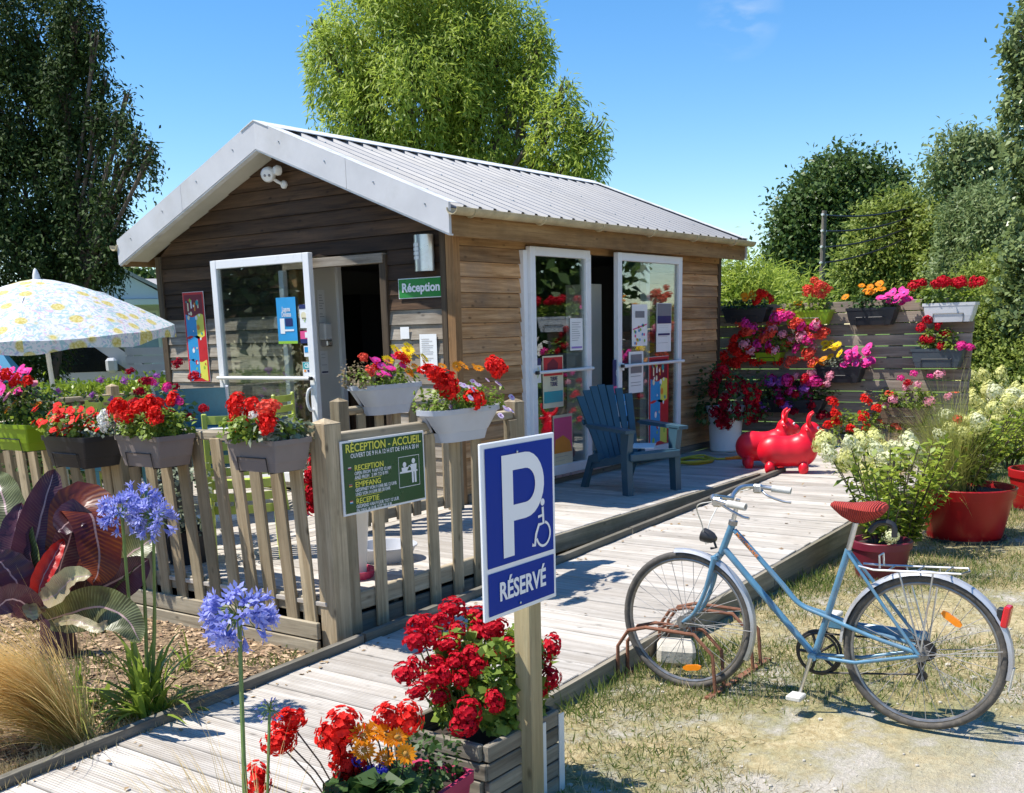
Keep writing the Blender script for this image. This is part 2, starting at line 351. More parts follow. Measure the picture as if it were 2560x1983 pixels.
for x0, x1 in ((-6.2,-3.02),(-3.0,-.02),(0,3.06)): sloped('kerb', x0, x1, -1.672, -1.632, -.10, .045, 'kerb_x')
for x0, x1 in ((-6.2,-3.5),(-3.49,-.5),(-.49,2.9)):
    sloped('side_board', x0, x1, -3.012, -2.985, -.135, -.003, 'edge_x'); sloped('side_board', x0, x1, -3.004, -2.978, -.285, -.141, 'edge_x')
b = MB(); b.box((3.06,-1.672,-.05),(3.09,-1.47,.035)); ob('end_board', b, 'kerb_x', ramp_o)
# ------------------------------------------------------------------ the reception cabin
Lc, Wc = 5.03, 3.795; OX, OY, OX2 = .311, .199, .36; ZE, ZRG = 2.3855, 3.2325; PT = (ZRG-ZE)/(Wc/2+OY)
def ztop(y): return ZRG-abs(y-Wc/2)*PT
cab = thing('reception_cabin', 'brown timber cabin with pale grey corrugated roof and white framed glass doors', 'cabin')
def lap(par, u0, u1, z0, z1, side, mat, flip=None, t0=None, t1=None, ot=.010, ob_=.026):
    """one lapped board; side 'g' gable (x=0, facing -x), 's' side wall (y=0, facing -y)"""
    t0 = u0 if t0 is None else t0; t1 = u1 if t1 is None else t1; c = (u0+u1)/2
    q = [(u0,ob_,z0),(u1,ob_,z0),(t1,ot,z1),(t0,ot,z1),(u0,0,z0),(u1,0,z0),(t1,0,z1),(t0,0,z1)]
    zc = (z0+z1)/2
    if side == 'g': v = [(-w, u-c, z-zc) for u,w,z in q]; loc = (0,c,zc)
    elif side == 's': v = [(u-c, -w, z-zc) for u,w,z in q]; loc = (c,0,zc)
    elif side == 'b': v = [(w, u-c, z-zc) for u,w,z in q]; loc = (Lc,c,zc)
    else: v = [(u-c, w, z-zc) for u,w,z in q]; loc = (c,Wc,zc)
    b = MB(); b.add(v, [(0,1,2,3),(4,7,6,5),(0,4,5,1),(3,2,6,7),(0,3,7,4),(1,5,6,2)]); return ob('board', b, mat, par, loc=loc)
gw = link('gable_wall', MB().box((.002,.03,0),(.06,Wc-.03,.03)).mesh('gable_wall','dark'), cab)
sw = link('side_wall', MB().box((.06,.002,0),(Lc-.06,.06,.03)).mesh('side_wall','dark'), cab)
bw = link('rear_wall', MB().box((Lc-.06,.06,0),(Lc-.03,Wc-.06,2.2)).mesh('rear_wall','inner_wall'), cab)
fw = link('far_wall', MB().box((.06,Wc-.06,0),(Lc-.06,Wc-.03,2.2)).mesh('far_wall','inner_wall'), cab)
BP = .1245; z = .02; k = 0
while z < 3.05:
    z1 = z+BP-.004
    def lim(zz):  # wall half-width allowed under the roof
        yy = (zz+.17-ZE)/PT-OY; return max(.05, yy)
    a0, a1 = lim(z), lim(z1)
    if a1 > Wc/2-.02: a1 = Wc/2-.02
    if a0 < Wc/2-.05:
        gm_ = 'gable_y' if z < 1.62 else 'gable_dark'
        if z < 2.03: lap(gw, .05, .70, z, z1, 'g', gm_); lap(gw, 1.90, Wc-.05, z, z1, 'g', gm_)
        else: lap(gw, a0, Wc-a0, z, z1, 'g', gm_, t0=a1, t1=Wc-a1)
    if z < 2.10:
        lap(sw, .05, .93, z, z1, 's', 'wall_x'); lap(sw, 3.28, Lc-.03, z, z1, 's', 'wall_x')
        lap(fw, .05, Lc-.05, z, z1, 'f', 'gable_y'); lap(bw, .05, Wc-.05, z, z1, 'b', 'gable_y')
    z += BP
def cb(name, lo, hi, mat, par=None, ch=.003, **kw): b = MB(); b.box(lo, hi, ch); return ob(name, b, mat, par or cab, **kw)
# backing behind the boards so no light leaks through
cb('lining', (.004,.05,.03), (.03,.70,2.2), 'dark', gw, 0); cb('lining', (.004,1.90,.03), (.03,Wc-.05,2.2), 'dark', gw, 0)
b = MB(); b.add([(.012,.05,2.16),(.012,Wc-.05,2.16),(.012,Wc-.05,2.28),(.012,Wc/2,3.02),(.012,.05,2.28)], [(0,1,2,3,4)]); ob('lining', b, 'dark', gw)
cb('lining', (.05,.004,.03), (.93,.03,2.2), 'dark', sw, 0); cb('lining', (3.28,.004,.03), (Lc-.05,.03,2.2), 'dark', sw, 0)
# corner trims, top plate, door surrounds in timber
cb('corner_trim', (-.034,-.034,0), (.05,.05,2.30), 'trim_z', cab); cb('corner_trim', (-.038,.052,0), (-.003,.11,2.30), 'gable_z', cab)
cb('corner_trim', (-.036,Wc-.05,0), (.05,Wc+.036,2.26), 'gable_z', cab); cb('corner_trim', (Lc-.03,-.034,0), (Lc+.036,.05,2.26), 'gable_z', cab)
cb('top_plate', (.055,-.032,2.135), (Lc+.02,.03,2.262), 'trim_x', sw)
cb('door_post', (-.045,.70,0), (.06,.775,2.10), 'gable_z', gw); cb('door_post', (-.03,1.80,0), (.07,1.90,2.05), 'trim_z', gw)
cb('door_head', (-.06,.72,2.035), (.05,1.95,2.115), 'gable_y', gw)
cb('sill_board', (.055,-.05,.0), (Lc,.0,.075), 'kerb_x', sw)
# ---- roof: corrugated sheets on both slopes
roof = link('roof', None, cab)
def sheet(x0, ribs, side):
    prof = []; x = x0
    for _ in range(ribs): prof += [(x,0),(x+.125,0),(x+.14,.028),(x+.175,.028),(x+.19,0)]; x += .2
    prof.append((x,0)); v = []; n = len(prof)
    ys = (-OY-.03, Wc/2-.02) if side > 0 else (Wc+OY+.03, Wc/2+.02)
    for yy in ys:
        for (px_, dz) in prof: v.append((px_, yy, ztop(yy)+dz+.012))
    f = [(i,i+1,n+i+1,n+i) for i in range(n-1)]
    if side < 0: f = [q[::-1] for q in f]
    b = MB(); b.add(v, f); return ob('roof_sheet', b, 'roof_grey', roof)
for i in range(7): sheet(-OX+.04+i*.8, 4, 1); sheet(-OX+.04+i*.8, 4, -1)
XE = -OX+.04+5.6
b = MB()   # closed roof slab under the sheets
for sgn in (1,-1):
    y0 = -OY if sgn > 0 else Wc+OY
    v = [(x,y,ztop(y)+d) for x in (-OX+.02,XE-.02) for y in (y0,Wc/2) for d in (-.03,.004)]
    b.add(v, [(0,1,3,2),(4,6,7,5),(0,4,5,1),(2,3,7,6),(0,2,6,4),(1,5,7,3)])
ob('roof_deck', b, 'inner_wall', roof)
b = MB()   # soffit panels under the gable overhang
for sgn in (1,-1):
    y0 = -OY+.01 if sgn > 0 else Wc+OY-.01
    v = [(x,y,ztop(y)+d) for x in (-OX+.022,-.001) for y in (y0,Wc/2) for d in (-.165,-.15)]
    b.add(v, [(0,1,3,2),(4,6,7,5),(0,4,5,1),(2,3,7,6),(0,2,6,4),(1,5,7,3)])
ob('soffit', b, 'soffit', roof)
def barge(xa, xb, sgn, name):
    y0 = -OY-.03 if sgn > 0 else Wc+OY+.03; yc = Wc/2
    sec = [(xa,.05),(xb,.05),(xb,-.185),(xa,-.185)]
    for i, (ya,yb) in enumerate(((y0, y0+(yc-y0)*.5-.002*sgn),(y0+(yc-y0)*.5+.002*sgn, yc))):
        b = MB(); v = [(x,y,ztop(y)+d) for y in (ya,yb) for (x,d) in sec]
        b.add(v, [(0,1,2,3),(7,6,5,4)]+[(j,4+j,4+(j+1)%4,(j+1)%4) for j in range(4)]); bo = ob(name, b, 'flashing', roof)
        v = [(x,y,ztop(y)+d) for y in (ya,yb) for (x,d) in ((xa,.053),(xb+(.11 if xa < 0 else 0),.053),(xb+(.11 if xa < 0 else 0),.046),(xa,.051))] if xa < 0 else [(x,y,ztop(y)+d) for y in (ya,yb) for (x,d) in ((xa-.11,.053),(xb,.053),(xb,.051),(xa-.11,.046))]
        b = MB(); b.add(v, [(0,1,2,3),(7,6,5,4)]+[(j,4+j,4+(j+1)%4,(j+1)%4) for j in range(4)]); ob('flashing_top', b, 'ridge_white', bo)
        for s_ in (.22,.72):
            yy = ya+(yb-ya)*s_; b = MB(); b.tube([(xa-.006 if xa < 0 else xb+.006, yy, ztop(yy)-.04),((xa+.002) if xa < 0 else xb-.002, yy, ztop(yy)-.04)], .007, 8); ob('screw', b, 'steel', bo)
for sgn in (1,-1): barge(-OX-.012, -OX+.018, sgn, 'barge_flashing'); barge(XE-.01, XE+.02, sgn, 'barge_flashing')
b = MB()   # drip edges under the barge (dark line)
for sgn in (1,-1):
    y0 = -OY-.02 if sgn > 0 else Wc+OY+.02
    v = [(x,y,ztop(y)+d) for x in (-OX-.006,-OX+.05) for y in (y0,Wc/2) for d in (-.20,-.187)]
    b.add(v, [(0,1,3,2),(4,6,7,5),(0,4,5,1),(2,3,7,6),(0,2,6,4),(1,5,7,3)])
ob('drip_edge', b, 'ridge_white', roof)
b = MB()   # ridge cap
for sgn in (1,-1):
    ya = Wc/2-.17*sgn; v = [(x,y,ztop(y)+d) for x in (-OX-.02,XE+.03) for y in (ya,Wc/2) for d in (.046,.052)]
    b.add(v, [(0,1,3,2),(4,6,7,5),(0,4,5,1),(2,3,7,6),(0,2,6,4),(1,5,7,3)])
ob('ridge_cap', b, 'ridge_white', roof)
sm = MB().lathe([(.009,0),(.009,.005),(.003,.009)], 6, cap1=True).mesh('roof_screw','steel')
for i in range(27):
    for j, yy in enumerate((.15,.8,1.45)):
        if (i+j)%3 == 0: link('roof_screw', sm, roof, (-OX+.04+.2*i+.157, yy, ztop(yy)+.04))
# gutter and timber eaves board
pts = [(cos(a)*.055, sin(a)*.055) for a in np.linspace(pi, 2*pi, 9)]
gut = link('gutter', None, cab)
def gutter(par, yc, zc):
    b = MB(); v = []; n = len(pts)
    for xx in (-OX-.03, XE+.05):
        for (a,c) in pts: v.append((xx, yc+a, zc+c))
        for (a,c) in pts[::-1]: v.append((xx, yc+a*.93, zc+c*.93+.002))
    k2 = 2*n; b.add(v, [tuple(range(k2)), tuple(range(2*k2-1,k2-1,-1))]+[(i,k2+i,k2+(i+1)%k2,(i+1)%k2) for i in range(k2)]); ob('gutter_channel', b, 'gutter', par, smooth=True)
    for i in range(6):
        xx = -.1+i*.98; b = MB(); b.tube([(xx,yc+a*1.07,zc+c*1.07) for a,c in pts], .010, 6); ob('gutter_bracket', b, 'gutter', par)
gutter(gut, -OY-.075, ZE-.005); gutter(gut, Wc+OY+.075, ZE-.005)
cb('eaves_board', (-OX+.02,-OY-.018,2.175), (XE-.02,-OY+.01,2.365), 'trim_x', roof); cb('eaves_board', (-OX+.02,Wc+OY-.01,2.175), (XE-.02,Wc+OY+.018,2.365), 'trim_x', roof)
b = MB(); b.box((.06,-OY+.012,2.262),(XE-.03,.05,2.275)); b.box((.06,Wc-.05,2.255),(XE-.03,Wc+OY-.012,2.268)); ob('eaves_soffit', b, 'trim_x', roof)
# ---- inside
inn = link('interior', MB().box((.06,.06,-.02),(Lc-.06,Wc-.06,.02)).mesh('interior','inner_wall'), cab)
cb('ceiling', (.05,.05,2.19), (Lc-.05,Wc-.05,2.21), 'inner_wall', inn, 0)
cb('partition', (.07,1.93,.02), (.60,1.97,2.18), 'inner_white', inn, 0); cb('partition_frame', (.60,1.90,.02), (.66,2.0,2.18), 'white_frame', inn)
cb('counter', (.95,2.15,.02), (2.3,2.6,1.0), 'counter_z', inn); cb('counter_top', (.92,2.11,1.0), (2.33,2.64,1.04), 'counter_z', inn)
cb('shelf', (2.4,3.3,.02), (4.6,3.7,1.9), 'dark', inn, 0); cb('display_column', (2.95,.5,.02), (3.2,.8,1.9), 'inner_white', inn)
# ---- sliding doors
def leaf(name, par, w, h, loc, rz_, bar=True, fw_=.078, handle='r'):
    e = link(name, None, par, loc, (0,0,rz_))
    for lo, hi in (((0,0,0),(fw_,.055,h)),((w-fw_,0,0),(w,.055,h)),((fw_+.001,.001,h-fw_),(w-fw_-.001,.054,h)),((fw_+.001,.001,0),(w-fw_-.001,.054,fw_*1.15))):
        cb('frame', lo, hi, 'white_frame', e, .004)
    cb('pane', (fw_-.004,.024,fw_), (w-fw_+.004,.030,h-fw_+.004), 'glass', e, 0)
    zb = h*.47; b = MB(); b.tube([(.02,-.035,zb),(w-.02,-.035,zb)], .016, 10); b.tube([(.03,0,zb),(.03,-.035,zb)], .012, 8); b.tube([(w-.03,0,zb),(w-.03,-.035,zb)], .012, 8)
    ob('push_bar', b, 'white_plastic', e, smooth=True)
    b = MB(); xc = .022 if handle == 'r' else w-.022; b.box((xc-.02,-.056,zb-.016),(xc+.012,-.02,zb+.016),.005); ob('bar_end', b, 'black_plastic', e)
    return e
def dhandle(par, x, z, y=-.0): 
    b = MB(); b.tube(bez([(x,y,z+.1),(x,y-.05,z+.085),(x-.015,y-.06,z),(x,y-.05,z-.085),(x,y,z-.1)],6), .013, 8); return ob('door_handle', b, 'white_plastic', par, smooth=True)
l1 = leaf('sliding_door', cab, 1.01, 2.075, (.984,-.095,.0876), 0); l2 = leaf('sliding_door', cab, 1.39, 2.075, (2.421,-.155,.0876), 0)
b = MB(); b.box((.04,-.03,.93),(.07,0,1.0),.004); b.tube([(.055,-.02,.965),(.055,-.045,.965),(.17,-.045,.965)], .011, 8); ob('door_handle', b, 'white_plastic', l2)
lg = leaf('sliding_door', cab, 1.327, 2.062, (-.175,2.8124,.10), -pi/2, handle='l'); dhandle(lg, 1.327-.05, .78)
for x0, x1, y0, z1 in ((.925,.982,-.06,2.13),(1.995,2.065,-.06,2.13),(3.20,3.275,-.05,2.13)): cb('door_jamb', (x0,y0,.075), (x1,.03,z1), 'white_frame', cab, .004)
cb('door_jamb', (-.10,1.905,.05), (-.045,1.965,2.03), 'white_frame', cab, .004)
cb('threshold', (.93,-.09,.06), (3.28,.05,.086), 'steel', cab)
# ------------------------------------------------------------------ fences
def post(par, x, y, z0, z1, w=.105, mat='fence_z', name='post'):
    b = MB(); h = w/2; b.box((-h,-h,z0),(h,h,z1-.02),.005); b.add([(-h,-h,z1-.02),(h,-h,z1-.02),(h,h,z1-.02),(-h,h,z1-.02),(0,0,z1+.008)],[(0,1,4),(1,2,4),(2,3,4),(3,0,4)]); return ob(name, b, mat, par, loc=(x,y,0))
pk = MB().box((-.046,-.011,-.54),(.046,.011,.54),.004).mesh('picket','fence_z'); pky = MB().box((-.011,-.046,-.54),(.011,.046,.54),.004).mesh('picket','fence_z')
F1 = thing('picket_fence', 'long weathered picket fence hung with window boxes along the flower bed', 'fence', (-3.02,0,0))
y = -1.30
while y < 4.3:
    if not (abs(y-.42) < .11 or abs(y-2.4) < .1): link('picket', pky, F1, (-.045, y+rnd.uniform(-.008,.008), .335+rnd.uniform(-.012,.012)), (-.066+rnd.uniform(-.012,.012), 0, 0))
    y += .163
for yy in (.36,.47): link('picket', pky, F1, (-.047, yy, .33), (-.055,0,0))
for y0, y1 in ((-1.39,.40),(.42,2.40),(2.42,4.4)):
    b = MB(); b.box((-.05,y0,.868),(.045,y1,.918),.006); ob('top_rail', b, 'fence_y', F1)
    b = MB(); b.box((-.033,y0,-.085),(.012,y1,.015),.005); ob('bottom_rail', b, 'fence_y', F1)
for yy in (.42,2.4): post(F1, .0, yy, GZ, .87, .09)
F2 = thing('picket_fence', 'short picket fence with square posts carrying the green opening hours board', 'fence', (0,-1.45,0))
post(F2, -3.0, 0, GZ, 1.005, .125); post(F2, -1.235, 0, -.2, 1.0, .105)
for px_ in ((957,1483),(1023,1463),(1089,1442),(1148,1430),(1200,1414)):
    link('picket', pk, F2, (hit(*px_,1,-1.50)[0], -.045, .325+rnd.uniform(-.01,.01)), (0,rnd.uniform(-.012,.012),0))
for xx in (-2.90,-1.33): link('picket', pk, F2, (xx, -.05, .33))
b = MB(); b.box((-2.935,-.034,.872),(-1.29,.05,.925),.006); ob('top_rail', b, 'fence_x', F2); b = MB(); b.box((-2.935,-.032,-.09),(-1.29,.012,.015),.005); ob('bottom_rail', b, 'fence_x', F2)
F3 = thing('picket_fence', 'short picket fence in front of the cabin doorway with grey window box', 'fence', (0,-.12,0))
post(F3, -1.53, 0, 0, 1.0, .1); post(F3, -.22, 0, 0, .98, .1)
pk3 = MB().box((-.044,-.011,-.42),(.044,.011,.42),.004).mesh('picket','fence_z')
for i in range(6): link('picket', pk3, F3, (-1.36+i*.195, -.045, .46), (0,rnd.uniform(-.01,.01),0))
b = MB(); b.tube([(-1.47,0,.905),(-.28,0,.905)], .032, 10); ob('top_rail', b, 'fence_x', F3); b = MB(); b.box((-1.47,-.033,.06),(-.28,.01,.14),.004); ob('bottom_rail', b, 'fence_x', F3)
F4 = thing('picket_fence', 'low picket fence closing the back of the terrace before the hedge', 'fence', (0,4.42,0))
for xx in (-3.0,-1.6,-.28): post(F4, xx, 0, GZ, 1.0, .1)
pk4 = MB().box((-.046,-.011,-.46),(.046,.011,.46),.004).mesh('picket','fence_z')
for i in range(15): link('picket', pk4, F4, (-2.85+i*.175, -.045, .38), (0,rnd.uniform(-.012,.012),0))
b = MB(); b.box((-2.95,-.03,.85),(-.05,.04,.90),.006); ob('top_rail', b, 'fence_x', F4)
# slatted screen at the end of the deck
SX = 5.42
SC = thing('slat_screen', 'tall screen of horizontal brown planks hung with flower boxes', 'screen', (SX,0,0))
for i in range(13):
    zz = .03+i*.1265; b = MB(); b.box((-.014,-1.56,-.058),(.014,1.56,.058),.004); ob('plank', b, 'screen_y', SC, loc=(0,-1.24+rnd.uniform(-.006,.006),zz+.05), rot=(rnd.uniform(-.003,.003),0,0))
for yy in (-2.74,-1.7,-.7,.25): b = MB(); b.box((.018,-.035,-.2),(.088,.035,1.66),.004); ob('post', b, 'screen_y', SC, loc=(0,yy,0))
# ------------------------------------------------------------------ signs
plain('blue_sign', (.002,.030,.27), .45, .03, 3, spec=.15); plain('white_sign', (.78,.79,.80), .45, .02, 3, spec=.3); plain('green_dark', (.012,.075,.028), .25, .04, 3); plain('green_sign', (.02,.22,.045), .25, .04, 3)
plain('yellow_print', (.72,.70,.10), .4, .02, 4); plain('red_print', (.55,.02,.03), .4, .02); plain('navy_print', (.015,.025,.12), .4, .02); plain('sky_print', (.03,.30,.62), .35, .06); plain('orange_print', (.75,.28,.03), .4, .05)
plain('pink_print', (.72,.08,.25), .4, .05); plain('lilac_print', (.30,.20,.55), .4, .05); plain('maroon_print', (.17,.008,.03), .4, .05); plain('teal_print', (.01,.33,.36), .4, .05); plain('grey_print', (.2,.2,.22), .5, .05); plain('lime_print', (.28,.52,.05), .4, .05); plain('cream_print', (.72,.66,.45), .5, .05)
def flat(par, name, pts2, mat, y=-.0025):
    """flat printed shape on a board's front face (local x, z)"""
    n = len(pts2); b = MB(); b.add([(px_,y,pz) for px_,pz in pts2], [tuple(range(n))]); return ob(name, b, mat, par)
def rect(par, name, x0, z0, x1, z1, mat, y=-.0025): return flat(par, name, [(x0,z0),(x1,z0),(x1,z1),(x0,z1)], mat, y)
def disc(par, name, cx, cz, r_, mat, y=-.003, n=20, sx=1): return flat(par, name, [(cx+cos(a)*r_*sx, cz+sin(a)*r_) for a in np.linspace(0,2*pi,n,endpoint=False)], mat, y)
def strip(par, name, pts2, w, mat, y=-.003):
    P = [np.array(p, float) for p in pts2]; L = []; Rr = []
    for i, p in enumerate(P):
        d = P[min(i+1,len(P)-1)]-P[max(i-1,0)]; d /= np.linalg.norm(d); nrm = np.array([-d[1],d[0]])*w/2; L.append(p+nrm); Rr.append(p-nrm)
    n = len(P); b = MB(); b.add([(q[0],y,q[1]) for q in L]+[(q[0],y,q[1]) for q in Rr], [(i,n+i,n+i+1,i+1) for i in range(n-1)]); return ob(name, b, mat, par)
def board(name, label, cat, loc, rz_, w, h, mat, th=.004, group=None):
    t_ = thing(name, label, cat, loc, rz_, group); b = MB(); b.box((0,0,0),(w,th,h)); ob('panel', b, mat, t_); return t_
# parking sign on its post
P = thing('parking_sign', 'blue and white disabled parking sign reading RÉSERVÉ on a wooden post', 'sign', (-4.425,-3.582,GZ)); ZB = .508-GZ; W_, H_ = .428, .590
b = MB(); b.box((0,0,ZB),(W_,.012,ZB+H_),.003); ob('panel', b, 'white_sign', P)
rect(P, 'blue_field', .018, ZB+.178, W_-.018, ZB+H_-.018, 'blue_sign'); rect(P, 'blue_field', .018, ZB+.016, W_-.018, ZB+.160, 'blue_sign')
px0 = hit(1318,1560,1,-3.53)[0]+4.425; b = MB(); b.box((px0-.036,.014,-.1),(px0+.036,.086,ZB+H_-.03),.004); ob('post', b, 'post_z', P)
o0, z0 = .105, ZB+.20    # the letter P as a ring and a stem
out = [(0,0),(.062,0),(.062,.118)]+[(.135+cos(a)*.112, .23+sin(a)*.112) for a in np.linspace(-pi/2, pi/2, 14)]+[(0,.342)]
inn_ = [(.062,.172)]+[(.135+cos(a)*.058, .23+sin(a)*.058) for a in np.linspace(-pi/2, pi/2, 14)]+[(.062,.288)]
b = MB(); b.add([(o0+x,-.005,z0+z) for x,z in ((0,0),(.062,0),(.062,.342),(0,.342))], [(0,1,2,3)])
oo = [(.062,.118)]+[(.135+cos(a)*.112, .23+sin(a)*.112) for a in np.linspace(-pi/2, pi/2, 14)]+[(.062,.342)]; n = len(oo)
b.add([(o0+x,-.005,z0+z) for x,z in oo]+[(o0+x,-.005,z0+z) for x,z in inn_], [(i,i+1,n+i+1,n+i) for i in range(n-1)]); ob('letter_p', b, 'white_sign', P)
wx, wz = .345, ZB+.245   # wheelchair symbol
disc(P, 'wheelchair_symbol', wx-.005, wz+.112, .0125, 'white_sign', -.0055)
strip(P, 'wheelchair_symbol', [(wx-.005,wz+.095),(wx-.001,wz+.038),(wx-.03,wz+.036),(wx-.048,wz+.005),(wx-.056,wz-.033),(wx-.072,wz-.028)], .0125, 'white_sign', -.0055)
strip(P, 'wheelchair_symbol', [(wx-.005,wz+.067),(wx-.034,wz+.064)], .009, 'white_sign', -.0058)
strip(P, 'wheelchair_symbol', [(wx-.003+cos(a)*.042, wz+.0+sin(a)*.042) for a in np.linspace(R(75),R(-165),20)], .009, 'white_sign', -.0059)
text('RÉSERVÉ', .088, 'white_sign', P, (W_/2,-.005,ZB+.060), align='CENTER', bold=.026, sx=.84)
sm2 = MB().lathe([(.005,0),(.005,.003),(.002,.005)], 8, cap1=True).mesh('screw','steel')
for zz in (.548,.03): link('screw', sm2, P, (W_/2-.02,-.004,ZB+zz), (pi/2,0,0))
# opening hours board
q = [hit(*p_,1,-1.535) for p_ in ((855,1105),(1057,1076),(1064,1249),(867,1292))]; bw_, bh = q[1][0]-q[0][0], q[0][2]-q[3][2]
A = board('opening_hours_board', 'green board reading RÉCEPTION - ACCUEIL with opening hours, screwed to pickets', 'sign', (q[3][0]-.01,-1.527,q[3][2]), 0, bw_+.02, bh, 'white_sign', .008)
W_, H_ = bw_+.02, bh; rect(A, 'green_field', .012, .012, W_-.012, H_-.012, 'green_dark')
def ln(s_, x, z, size, mat, fit, bold=.01):
    o = text(s_, size, mat, A, (x*W_,-.0045,z*H_), bold=bold); wd_ = max(v.co.x for v in o.data.vertices); o.scale[0] = fit*W_/wd_
ln('RÉCEPTION - ACCUEIL', .045, .845, .155*H_, 'yellow_print', .91, .014); ln('OUVERT DE 9 H A 12 H ET DE 14 H A 20 H', .10, .765, .085*H_, 'white_sign', .82)
for i, (h_, a_, c_) in enumerate((('RECEPTION','OPEN FROM  9 AM TO 12 AM','AND FROM   2 PM TO 8 PM'),('EMPFANG','GEÖFFNET VON 9 UHR BIS 12 UHR','UND VON 14 UHR BIS 20 UHR'),('RECEPTIE','GEOPEND VAN 9 UUR TOT 12 UUR','EN VAN 14 UUR TOT 20 UUR'))):
    z_ = .635-i*.225; ln(h_, .135, z_-.045, .105*H_, 'yellow_print', (.34,.30,.27)[i], .014); ln(a_, .135, z_-.105, .066*H_, 'white_sign', (.43,.49,.51)[i]); ln(c_, .135, z_-.163, .066*H_, 'white_sign', (.39,.41,.42)[i])
    if i < 2: rect(A, 'rule_line', .135*W_, (z_-.178)*H_, .45*W_, (z_-.172)*H_, 'yellow_print', -.0035)
    for k_, c3 in enumerate((('white_sign','red_print','navy_print'),('grey_print','red_print','yellow_print'),('red_print','white_sign','sky_print'))[i]): rect(A, 'flag_mark', .065*W_, (z_-.0-.014*k_)*H_, .10*W_, (z_+.012-.014*k_)*H_, c3, -.0045-k_*.0002)
fx0, fz0, fx1, fz1 = .66*W_, .24*H_, .92*W_, .67*H_
strip(A, 'pictogram', [(fx0,fz0),(fx1,fz0),(fx1,fz1),(fx0,fz1),(fx0,fz0-.002)], .004, 'white_sign', -.0045)
mw = fx1-fx0; mh = fz1-fz0
rect(A, 'pictogram', fx0+.05*mw, fz0+.46*mh, fx0+.9*mw, fz0+.52*mh, 'white_sign', -.0045)
for cx_, s_ in ((.28,.9),(.72,1.)):
    disc(A, 'pictogram', fx0+cx_*mw, fz0+.82*mh*s_, .085*mw, 'white_sign', -.0048)
    flat(A, 'pictogram', [(fx0+(cx_-.13)*mw, fz0+.50*mh),(fx0+(cx_+.13)*mw, fz0+.50*mh),(fx0+(cx_+.15)*mw, fz0+.72*mh*s_),(fx0+(cx_-.15)*mw, fz0+.72*mh*s_)], 'white_sign', -.005)
for d_ in (.62,.75): rect(A, 'pictogram', fx0+d_*mw, fz0+.1*mh, fx0+(d_+.09)*mw, fz0+.5*mh, 'white_sign', -.0047)
strip(A, 'pictogram', [(fx0+.38*mw,fz0+.55*mh),(fx0+.5*mw,fz0+.68*mh),(fx0+.62*mw,fz0+.62*mh)], .008, 'white_sign', -.0052)
# green Réception plate, wall lamp, notices on the gable (x = 0 plane; local x runs towards -y)
def gb(px0, py0, px1, py1, xp=-.028):
    a = hit(px0,py0,0,xp); c = hit(px1,py1,0,xp); return (xp-.004, a[1], c[2]), a[1]-c[1], a[2]-c[2]
loc, w, h = gb(996,698,1111,742); Rp = board('reception_plate', 'small green plate reading Réception beside the cabin doorway', 'sign', loc, -pi/2, w, h, 'white_sign')
rect(Rp, 'green_field', .006, .006, w-.006, h-.006, 'green_sign'); o = text('Réception', .1, 'white_sign', Rp, (w*.08,-.0045,h*.33), bold=.03); o.scale[0] = w*.84/max(v.co.x for v in o.data.vertices)
loc, w, h = gb(1042,590,1091,677); WL = thing('wall_lamp', 'curved brushed steel wall lamp above the green plate', 'lamp', (-.03,loc[1]-w/2,loc[2]), -pi/2)
prof = [(cos(a)*w/2, -.02-sin(a)*.075) for a in np.linspace(0,pi,13)]; b = MB(); v = [(x,y,z) for z in (0,h) for x,y in prof]; n = len(prof)
b.add(v, [(i,i+1,n+i+1,n+i)[::-1] for i in range(n-1)]+[tuple(range(n)),tuple(range(2*n-1,n-1,-1)),(0,n,2*n-1,n-1)]); ob('cover', b, 'steel', WL, smooth=True)
for i in range(4): b = MB(); zz = h*(.33+.12*i); b.add([(x*1.02,y*1.03-.001,z) for z in (zz,zz+h*.085) for x,y in prof[6:11]], [(i2,i2+1,5+i2+1,5+i2)[::-1] for i2 in range(4)]); ob('louvre', b, 'white_plastic', WL)
def paper(name, label, px, py, px1, py1, lines=8, band=None, pic=None, xp=-.03, cat='notice', head=None):
    loc, w, h = gb(px,py,px1,py1,xp); t_ = board(name, label, cat, loc, -pi/2, w, h, 'paper', .002); doc(t_, w, h, lines, band, pic, head); return t_
def doc(t_, w, h, lines, band=None, pic=None, head=None):
    r2 = random.Random(int(w*1e5)); z = h*.74 if head or pic else h*.86
    if pic: rect(t_, 'picture', w*.12, h*.48, w*.88, h*.93, pic); z = h*.40
    if head: rect(t_, 'heading', w*.1, h*.80, w*.9, h*.90, head)
    for i in range(lines):
        if r2.random() > .12: rect(t_, 'print_line', w*.12, z, w*(.55+.33*r2.random()), z+h*.012, 'grey_print')
        z -= (h*.62 if not pic else h*.3)/max(lines,1)
    if band: rect(t_, 'print_band', w*.08, h*.06, w*.92, h*.12, band, -.003)
paper('notice', 'white sheet with purple footer on the cabin gable', 1049,836,1095,929,11,'lilac_print',None); paper('notice', 'blank white card pinned to the cabin boards', 1001,818,1024,847,0)
loc, w, h = gb(996,873,1030,888); t_ = board('plaque', 'small brass plaque on the cabin boards beside the doorway', 'plaque', loc, -pi/2, w, h, 'cream_print', .006); disc(t_, 'emblem', w*.55, h/2, h*.28, 'orange_print')
